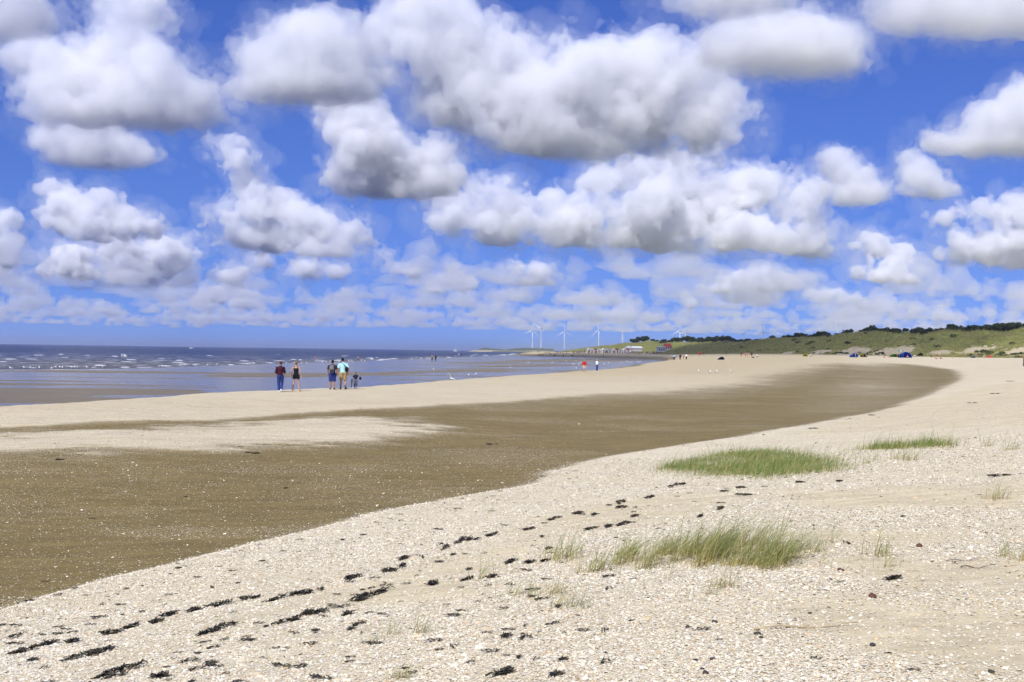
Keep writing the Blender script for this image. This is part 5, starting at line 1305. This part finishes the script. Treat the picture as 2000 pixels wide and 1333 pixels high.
def build_turbines():
    wm = simple_mat('turbine_paint', (.60, .61, .63), .45, .03, .3)
    def blade():
        bm = bmesh.new(); rings = []
        for k in range(9):
            t = k / 8; z = 1.2 + 33.5 * t; c = (1.2 + 1.7 * min(1, t * 6)) * (1 - .82 * max(0, t - .12)) if t > .02 else 1.6; th = (1.3 if t < .06 else .45 * (1 - t) + .08); tw = .35 * (1 - t)
            ring = []
            for a in range(8):
                u, v = math.cos(a * math.pi / 4) * c * .5 - (c * .12 if t > .1 else 0), math.sin(a * math.pi / 4) * th * .5
                ring.append(bm.verts.new((u * math.cos(tw) - v * math.sin(tw), u * math.sin(tw) + v * math.cos(tw), z)))
            rings.append(ring)
        for a, b_ in zip(rings, rings[1:]):
            for k in range(8): bm.faces.new((a[k], a[(k + 1) % 8], b_[(k + 1) % 8], b_[k]))
        bm.faces.new(rings[0]); bm.faces.new(rings[-1]); bmesh.ops.recalc_face_normals(bm, faces=bm.faces)
        me = bpy.data.meshes.new('blade'); bm.to_mesh(me); bm.free(); me.materials.append(wm); return me
    bl = blade()
    tw = tube_mesh('tower', [(0, 0, -6), (0, 0, 20), (0, 0, 50), (0, 0, 78.6)], [2.3, 2.1, 1.8, 1.4], 20); tw.materials.append(wm)
    na = sdf_mesh('nacelle', [('c', (0, -2.2, 80), (0, 5.5, 80.2), 1.7, 1.6), ('c', (0, 1.0, 80.5), (0, 5.0, 80.6), 1.6, 1.5)], .35, .6); na.materials.append(wm)
    hb = sdf_mesh('hub', [('e', (0, 0, 0), (1.5, 1.9, 1.5)), ('c', (0, 0, 0), (0, -1.6, 0), 1.2, .5)], .25, .4); hb.materials.append(wm)
    names = ['leftmost wind turbine on the horizon', 'wind turbine second from the left, closest to the leftmost one', 'wind turbine third from the left with one blade straight up', 'white wind turbine fourth from the left above the far dune', 'wind turbine fifth from the left', 'wind turbine sixth from the left above the dark dune end, blade straight up', 'wind turbine just right of the sixth, partly behind it', 'wind turbine eighth from the left, only its rotor above the dune', 'wind turbine ninth from the left, rotor above the dune trees', 'rightmost wind turbine, half hidden behind the dune trees']
    yaw = [.3, .5, .1, .15, .2, .1, 1.1, .4, .5, .9]
    for i, (x, y, rot) in enumerate(TURBINES):
        e = empty('wind_turbine', (x, y, 0), -yaw[i]); tag(e, names[i], 'wind turbine', 'wind turbines behind the dunes')
        link(bpy.data.objects.new('tower', tw), e); link(bpy.data.objects.new('nacelle', na), e)
        h = link(bpy.data.objects.new('hub', hb), e); h.location = (0, -3.9, 80)
        for k in range(3):
            b_ = link(bpy.data.objects.new('blade', bl), h); b_.rotation_euler = (0, R(rot + 120 * k), 0)

def dome_tent(loc, rz, w, d, h, cols, label, group='beach tents at the dune foot'):
    """pop-up shelter: ribbed half dome, open at the front, with poles, floor and coloured gores"""
    e = empty('beach_tent', loc, rz); tag(e, label, 'tent', group)
    n, m_ = 6, 6
    for gi in range(n):
        bm = bmesh.new(); a0, a1 = math.pi * gi / n, math.pi * (gi + 1) / n; grid = []
        for a in (a0, (a0 + a1) / 2, a1):
            sag = .96 if a == (a0 + a1) / 2 else 1.0; row = []
            for k in range(m_ + 1):
                b_ = math.pi * .5 * k / m_ * 1.0
                row.append(bm.verts.new((math.cos(a) * w / 2 * sag * math.cos(b_ * .35), -d / 2 + d * math.sin(b_) * .9 * (1 - .0 * sag), math.sin(a) * h * sag * math.cos(b_) ** .7 if k < m_ else .01)))
            grid.append(row)
        for r0, r1 in zip(grid, grid[1:]):
            for k in range(m_): bm.faces.new((r0[k], r0[k + 1], r1[k + 1], r1[k]))
        bmesh.ops.solidify(bm, geom=bm.faces[:], thickness=.012)
        bm_obj('panel', bm, cols[gi % len(cols)], e)
    pts = [(math.cos(math.pi * k / 10) * w / 2, -d / 2, math.sin(math.pi * k / 10) * h) for k in range(11)]
    p = tube_mesh('pole', pts, [.02] * 11, 5); p.materials.append(cols[-1]); link(bpy.data.objects.new('pole', p), e)
    bm = bmesh.new(); box(bm, (0, 0, .02), (w * .92, d * .9, .02)); bm_obj('groundsheet', bm, cols[-1], e)

def build_camp():
    F_ = fabric
    blue, lblue, yel, grn, redc, drk, gry, org = F_('blue_tent_nylon', (.012, .05, .42)), F_('pale_blue_nylon', (.16, .36, .70)), F_('yellow_nylon', (.65, .58, .03)), F_('lime_nylon', (.30, .55, .05)), F_('red_nylon', (.55, .03, .02)), F_('dark_nylon', (.02, .03, .05)), F_('grey_blue_nylon', (.13, .19, .26)), F_('orange_paint', (.62, .13, .03))
    def P(px, D): x = (px - 1000) / 2100 * D; return (x, D, ground_z(x, D))
    dome_tent(P(1408, 300), .4, 1.7, 1.3, .85, [gry, drk], 'small grey blue beach shelter right of the walkers with the dog')
    dome_tent(P(1573, 352), -.2, 1.5, 1.3, 1.0, [yel], 'yellow beach shelter with a person sitting beside it')
    dome_tent(P(1667, 345), .2, 2.5, 1.9, 1.35, [lblue, blue], 'pale blue beach tent with a person standing in front of it')
    dome_tent(P(1687, 352), -.3, 2.3, 1.6, 1.1, [blue, yel], 'blue and yellow beach tent right of the pale blue one')
    dome_tent(P(1745, 366), .1, 2.5, 1.8, 1.1, [grn, F_('green_nylon', (.05, .20, .05))], 'lime green beach tent left of the big blue tent')
    dome_tent(P(1755, 368), .1, 1.1, 1.0, .9, [redc], 'small red beach shelter between the green and the big blue tent')
    dome_tent(P(1767, 352), -.1, 4.1, 2.8, 1.95, [blue, F_('royal_blue_nylon', (.01, .07, .5)), blue, lblue], 'big blue beach tent, the largest of the tents')
    x, y, z = P(1797, 395); dome_tent((x, y, z + .4), 0, 1.9, 1.5, 1.0, [drk, F_('purple_nylon', (.07, .04, .08))], 'dark dome tent on the grass behind the big blue tent')
    # parasol
    x, y, z = P(1760, 372); e = empty('parasol', (x, y, z)); tag(e, 'green and white parasol standing behind the big blue tent', 'parasol')
    p = tube_mesh('pole', [(0, 0, 0), (0, 0, 1.2), (0, 0, 2.55)], [.03, .025, .02], 6); p.materials.append(gry); link(bpy.data.objects.new('pole', p), e)
    for k in range(8):
        bm = bmesh.new(); a, b_ = 6.2832 * k / 8, 6.2832 * (k + 1) / 8; t_ = bm.verts.new((0, 0, 2.5)); v = [bm.verts.new((math.cos(q) * r_, math.sin(q) * r_, zz)) for q in (a, b_) for r_, zz in ((.7, 2.33), (1.15, 2.0))]
        bm.faces.new((t_, v[0], v[2])); bm.faces.new((v[0], v[1], v[3], v[2])); bmesh.ops.solidify(bm, geom=bm.faces[:], thickness=.01)
        bm_obj('canopy_panel', bm, (F_('parasol_green', (.03, .25, .16)), F_('parasol_white', (.7, .7, .68)))[k % 2], e)
    # bags
    for px, D, m, lab, s in [(1471, 322, drk, 'dark bag on the sand below the bare chested pair', .5), (1367, 420, redc, 'small red bag on the far beach under the dark dune', .9), (1901, 366, drk, 'dark bags on the dune slope left of the party', .95), (1932, 370, redc, 'red bag beside the people on the dune slope', .95)]:
        x, y, z = P(px, D)
        if px > 1890: z = max(z, float(DUNE['Z'].flat[int(np.argmin((DUNE['X'] - x) ** 2 + (DUNE['Y'] - y) ** 2))]))
        e = empty('bag', (x, y, z)); e.scale = (s * 1.4, s, s); tag(e, lab, 'bag')
        sub_part(e, 'body', [('e', (0, 0, .32), (.62, .36, .34)), ('c', (-.4, 0, .25), (.4, 0, .28), .24, .26)], m, .06, .1)
        hpts = [(-.3, 0, .55), (-.2, 0, .8), (0, 0, .88), (.2, 0, .8), (.3, 0, .55)]; hme = tube_mesh('handle', hpts, [.04] * 5, 5); hme.materials.append(m); link(bpy.data.objects.new('handle', hme), e)
    # beach posts
    x, y = FAR_X['post'][0] + .15, FAR_X['post'][1]; e = empty('beach_post', (x, y, ground_z(x, y) - .1)); tag(e, 'weathered wooden post with orange cap at the right border', 'post')
    wd = simple_mat('weathered_post', (.10, .085, .065), .9, .3, 6)
    p = tube_mesh('shaft', [(0, 0, 0), (0, 0, .5), (.01, 0, 1.15)], [.17, .165, .16], 12); p.materials.append(wd); link(bpy.data.objects.new('shaft', p), e)
    p = tube_mesh('cap', [(.01, 0, 1.15), (.01, 0, 1.18), (.01, 0, 1.42), (.01, 0, 1.47)], [.165, .185, .185, .12], 12); p.materials.append(org); link(bpy.data.objects.new('cap', p), e)
    for px, D, lab in ((1375, 400, 'thin marker pole on the far beach right of the red bag'), (1418.5, 380, 'dark marker pole behind the small grey blue shelter'), (1381, 430, 'shorter thin marker pole on the far beach')):
        x, y, z = P(px, D); e = empty('marker_pole', (x, y, z)); tag(e, lab, 'pole', 'marker poles')
        p = tube_mesh('shaft', [(0, 0, -.3), (0, 0, 1), (.02, 0, 2.0)], [.07, .06, .05], 8); p.materials.append(wd); link(bpy.data.objects.new('shaft', p), e)
        p = tube_mesh('cap', [(.02, 0, 2.0), (.02, 0, 2.15)], [.09, .06], 8); p.materials.append(wd); link(bpy.data.objects.new('cap', p), e)

def build_pavilions():
    wp, gl, rr, gw, dk = simple_mat('white_boards', (.55, .55, .54), .6, .05, 3), simple_mat('dark_glass', (.03, .04, .05), .12, .1), simple_mat('red_tiles', (.24, .04, .03), .7, .15, 3), simple_mat('grey_roof', (.35, .36, .38), .7, .1), simple_mat('timber', (.22, .15, .09), .8)
    def pavilion(px, D, w, d, h, roof, rmat, lab, lift=2.0, bays=5):
        x = (px - 1000) / 2100 * D; z = ground_z(x, D) + lift
        e = empty('beach_pavilion', (x, D, z), .12); tag(e, lab, 'building', 'beach pavilions at the far dune')
        bm = bmesh.new(); box(bm, (0, 0, h / 2), (w, d, h)); bm_obj('wall', bm, wp, e)
        bm = bmesh.new(); box(bm, (0, -d * .1, -.15), (w * 1.15, d * 1.4, .3)); bm_obj('deck', bm, dk, e)
        for sx in (-.5, -.17, .17, .5):
            for sy in (-.7, .4):
                bm = bmesh.new(); box(bm, (sx * w, sy * d, -1.8), (.3, .3, 3.0)); bm_obj('post', bm, dk, e)
        bm = bmesh.new(); y0, y1, ov = -d / 2 - .5, d / 2 + .5, w / 2 + .5
        v = [bm.verts.new(c) for c in ((-ov, y0, h), (ov, y0, h), (ov, y1, h), (-ov, y1, h), (-ov * roof[1], 0, h + roof[0]), (ov * roof[1], 0, h + roof[0]))]
        for f in ((0, 1, 5, 4), (2, 3, 4, 5), (1, 2, 5), (3, 0, 4), (3, 2, 1, 0)): bm.faces.new([v[i] for i in f])
        bm_obj('roof', bm, rmat, e)
        for k in range(bays):
            cx = -w / 2 + w * (k + .5) / bays
            bm = bmesh.new(); box(bm, (cx, -d / 2 - .03, h * .52), (w / bays * .72, .06, h * .5)); wnd = bm_obj('window', bm, gl, e)
            bm = bmesh.new()
            for q in (-1, 0, 1): box(bm, (cx + q * w / bays * .36, -d / 2 - .08, h * .52), (.12, .06, h * .54))
            for q in (-1, 1): box(bm, (cx, -d / 2 - .083, h * .52 + q * h * .26), (w / bays * .74, .06, .12))
            bm_obj('frame', bm, wp, wnd)
    pavilion(1243, 720, 7.0, 5, 2.0, (1.3, .8), wp, 'long low white beach pavilion under the dark tree', 1.6, 7)
    pavilion(1228, 715, 4.0, 4, 2.4, (1.6, .2), gw, 'small peaked white pavilion left of the long white one', 1.2, 3)
    pavilion(1291, 640, 4.2, 4, 2.8, (.5, .9), wp, 'boxy white pavilion with dark windows near the dark dune', 1.2, 3)
    pavilion(1304, 690, 4.5, 4, 2.0, (2.4, .75), rr, 'pavilion with a steep red roof beside the dark dune', 2.3, 3)
    # row of beach huts
    g = np.random.default_rng(12)
    for i, px in enumerate(np.linspace(1150, 1226, 12)):
        D = 690 + float(g.uniform(-12, 12)); x = (px - 1000) / 2100 * D; e = empty('beach_hut', (x, D, ground_z(x, D) + .3), float(g.uniform(-.3, .5))); tag(e, 'tiny beach hut in the row behind the crowd', 'hut', 'beach huts behind the crowd')
        bm = bmesh.new(); box(bm, (0, 0, 1.0), (2.0, 2.0, 2.0)); bm_obj('wall', bm, wp, e)
        bm = bmesh.new(); v = [bm.verts.new(c) for c in ((-1.15, -1.2, 2), (1.15, -1.2, 2), (1.15, 1.2, 2), (-1.15, 1.2, 2), (0, -1.2, 2.9), (0, 1.2, 2.9))]
        for f in ((0, 1, 4), (2, 3, 5), (1, 2, 5, 4), (3, 0, 4, 5), (3, 2, 1, 0)): bm.faces.new([v[k] for k in f])
        bm_obj('roof', bm, (gw, wp, rr)[i % 3 if i % 5 else 1], e)
        bm = bmesh.new(); box(bm, (0, -1.03, .95), (.9, .06, 1.8)); bm_obj('door', bm, dk, e)

def build_boat():
    x, y = FAR_X['boat']; e = empty('sailing_boat', (x, y, 0), .5); tag(e, 'tiny white sailing boat on the horizon', 'boat')
    wh = simple_mat('sailcloth', (.85, .85, .84), .7, .02)
    sub_part(e, 'hull', [('c', (-3.6, 0, .5), (3.2, 0, .6), 1.0, 1.25), ('c', (-5.0, 0, .9), (-3.6, 0, .6), .25, .9)], wh, .25, .4)
    p = tube_mesh('mast', [(0, 0, 1), (0, 0, 7), (0, 0, 13)], [.12, .1, .07], 6); p.materials.append(wh); link(bpy.data.objects.new('mast', p), e)
    for nm, tri in (('mainsail', ((.15, 0, 2.2), (4.6, .5, 2.3), (.15, 0, 12.8))), ('jib', ((-.2, 0, 10.5), (-4.8, 0, 1.6), (-.6, .6, 2.0)))):
        bm = bmesh.new(); A, B, C_ = (Vector(t) for t in tri); n = 6; rows = []
        for i in range(n + 1):
            row = []
            for j in range(i + 1):
                a = 1 - i / n; c_ = j / n; b_ = 1 - a - c_; p_ = A * a + B * b_ + C_ * c_; p_.y += .5 * a * 3 * (b_ + .1) * (c_ + .1) * 3; row.append(bm.verts.new(p_))
            rows.append(row)
        for i in range(n):
            for j in range(i + 1):
                bm.faces.new((rows[i][j], rows[i + 1][j], rows[i + 1][j + 1]))
                if j < i: bm.faces.new((rows[i][j], rows[i + 1][j + 1], rows[i][j + 1]))
        bmesh.ops.solidify(bm, geom=bm.faces[:], thickness=.05); bm_obj(nm, bm, wh, e)

build_gulls(); label_by_text([o for o in bpy.data.objects if o.name.startswith('gull')]); build_turbines(); build_camp(); build_pavilions(); build_boat()
label_by_text([o for o in bpy.data.objects if o.name.startswith('beach_hut')])

# ------------------------------------------------------------------ the air over beach and sea
def build_haze():
    bm = bmesh.new(); bmesh.ops.create_cube(bm, size=1.0)
    bmesh.ops.transform(bm, matrix=Matrix.Translation((0, 0, 51)) @ Matrix.Diagonal((230000, 230000, 156, 1)), verts=bm.verts)
    me = bpy.data.meshes.new('haze'); bm.to_mesh(me); bm.free()
    m = bpy.data.materials.new('sea_air'); m.use_nodes = True; t = m.node_tree; t.nodes.clear()
    o = t.nodes.new('ShaderNodeOutputMaterial'); v = t.nodes.new('ShaderNodeVolumePrincipled')
    v.inputs['Color'].default_value = (.70, .80, 1.0, 1); v.inputs['Density'].default_value = 7.8e-5; v.inputs['Anisotropy'].default_value = 0.2
    t.links.new(v.outputs[0], o.inputs['Volume']); me.materials.append(m)
    tag(link(bpy.data.objects.new('haze', me)), 'thin pale sea haze over beach and water', 'haze', kind='stuff')
build_haze()
add_clouds()
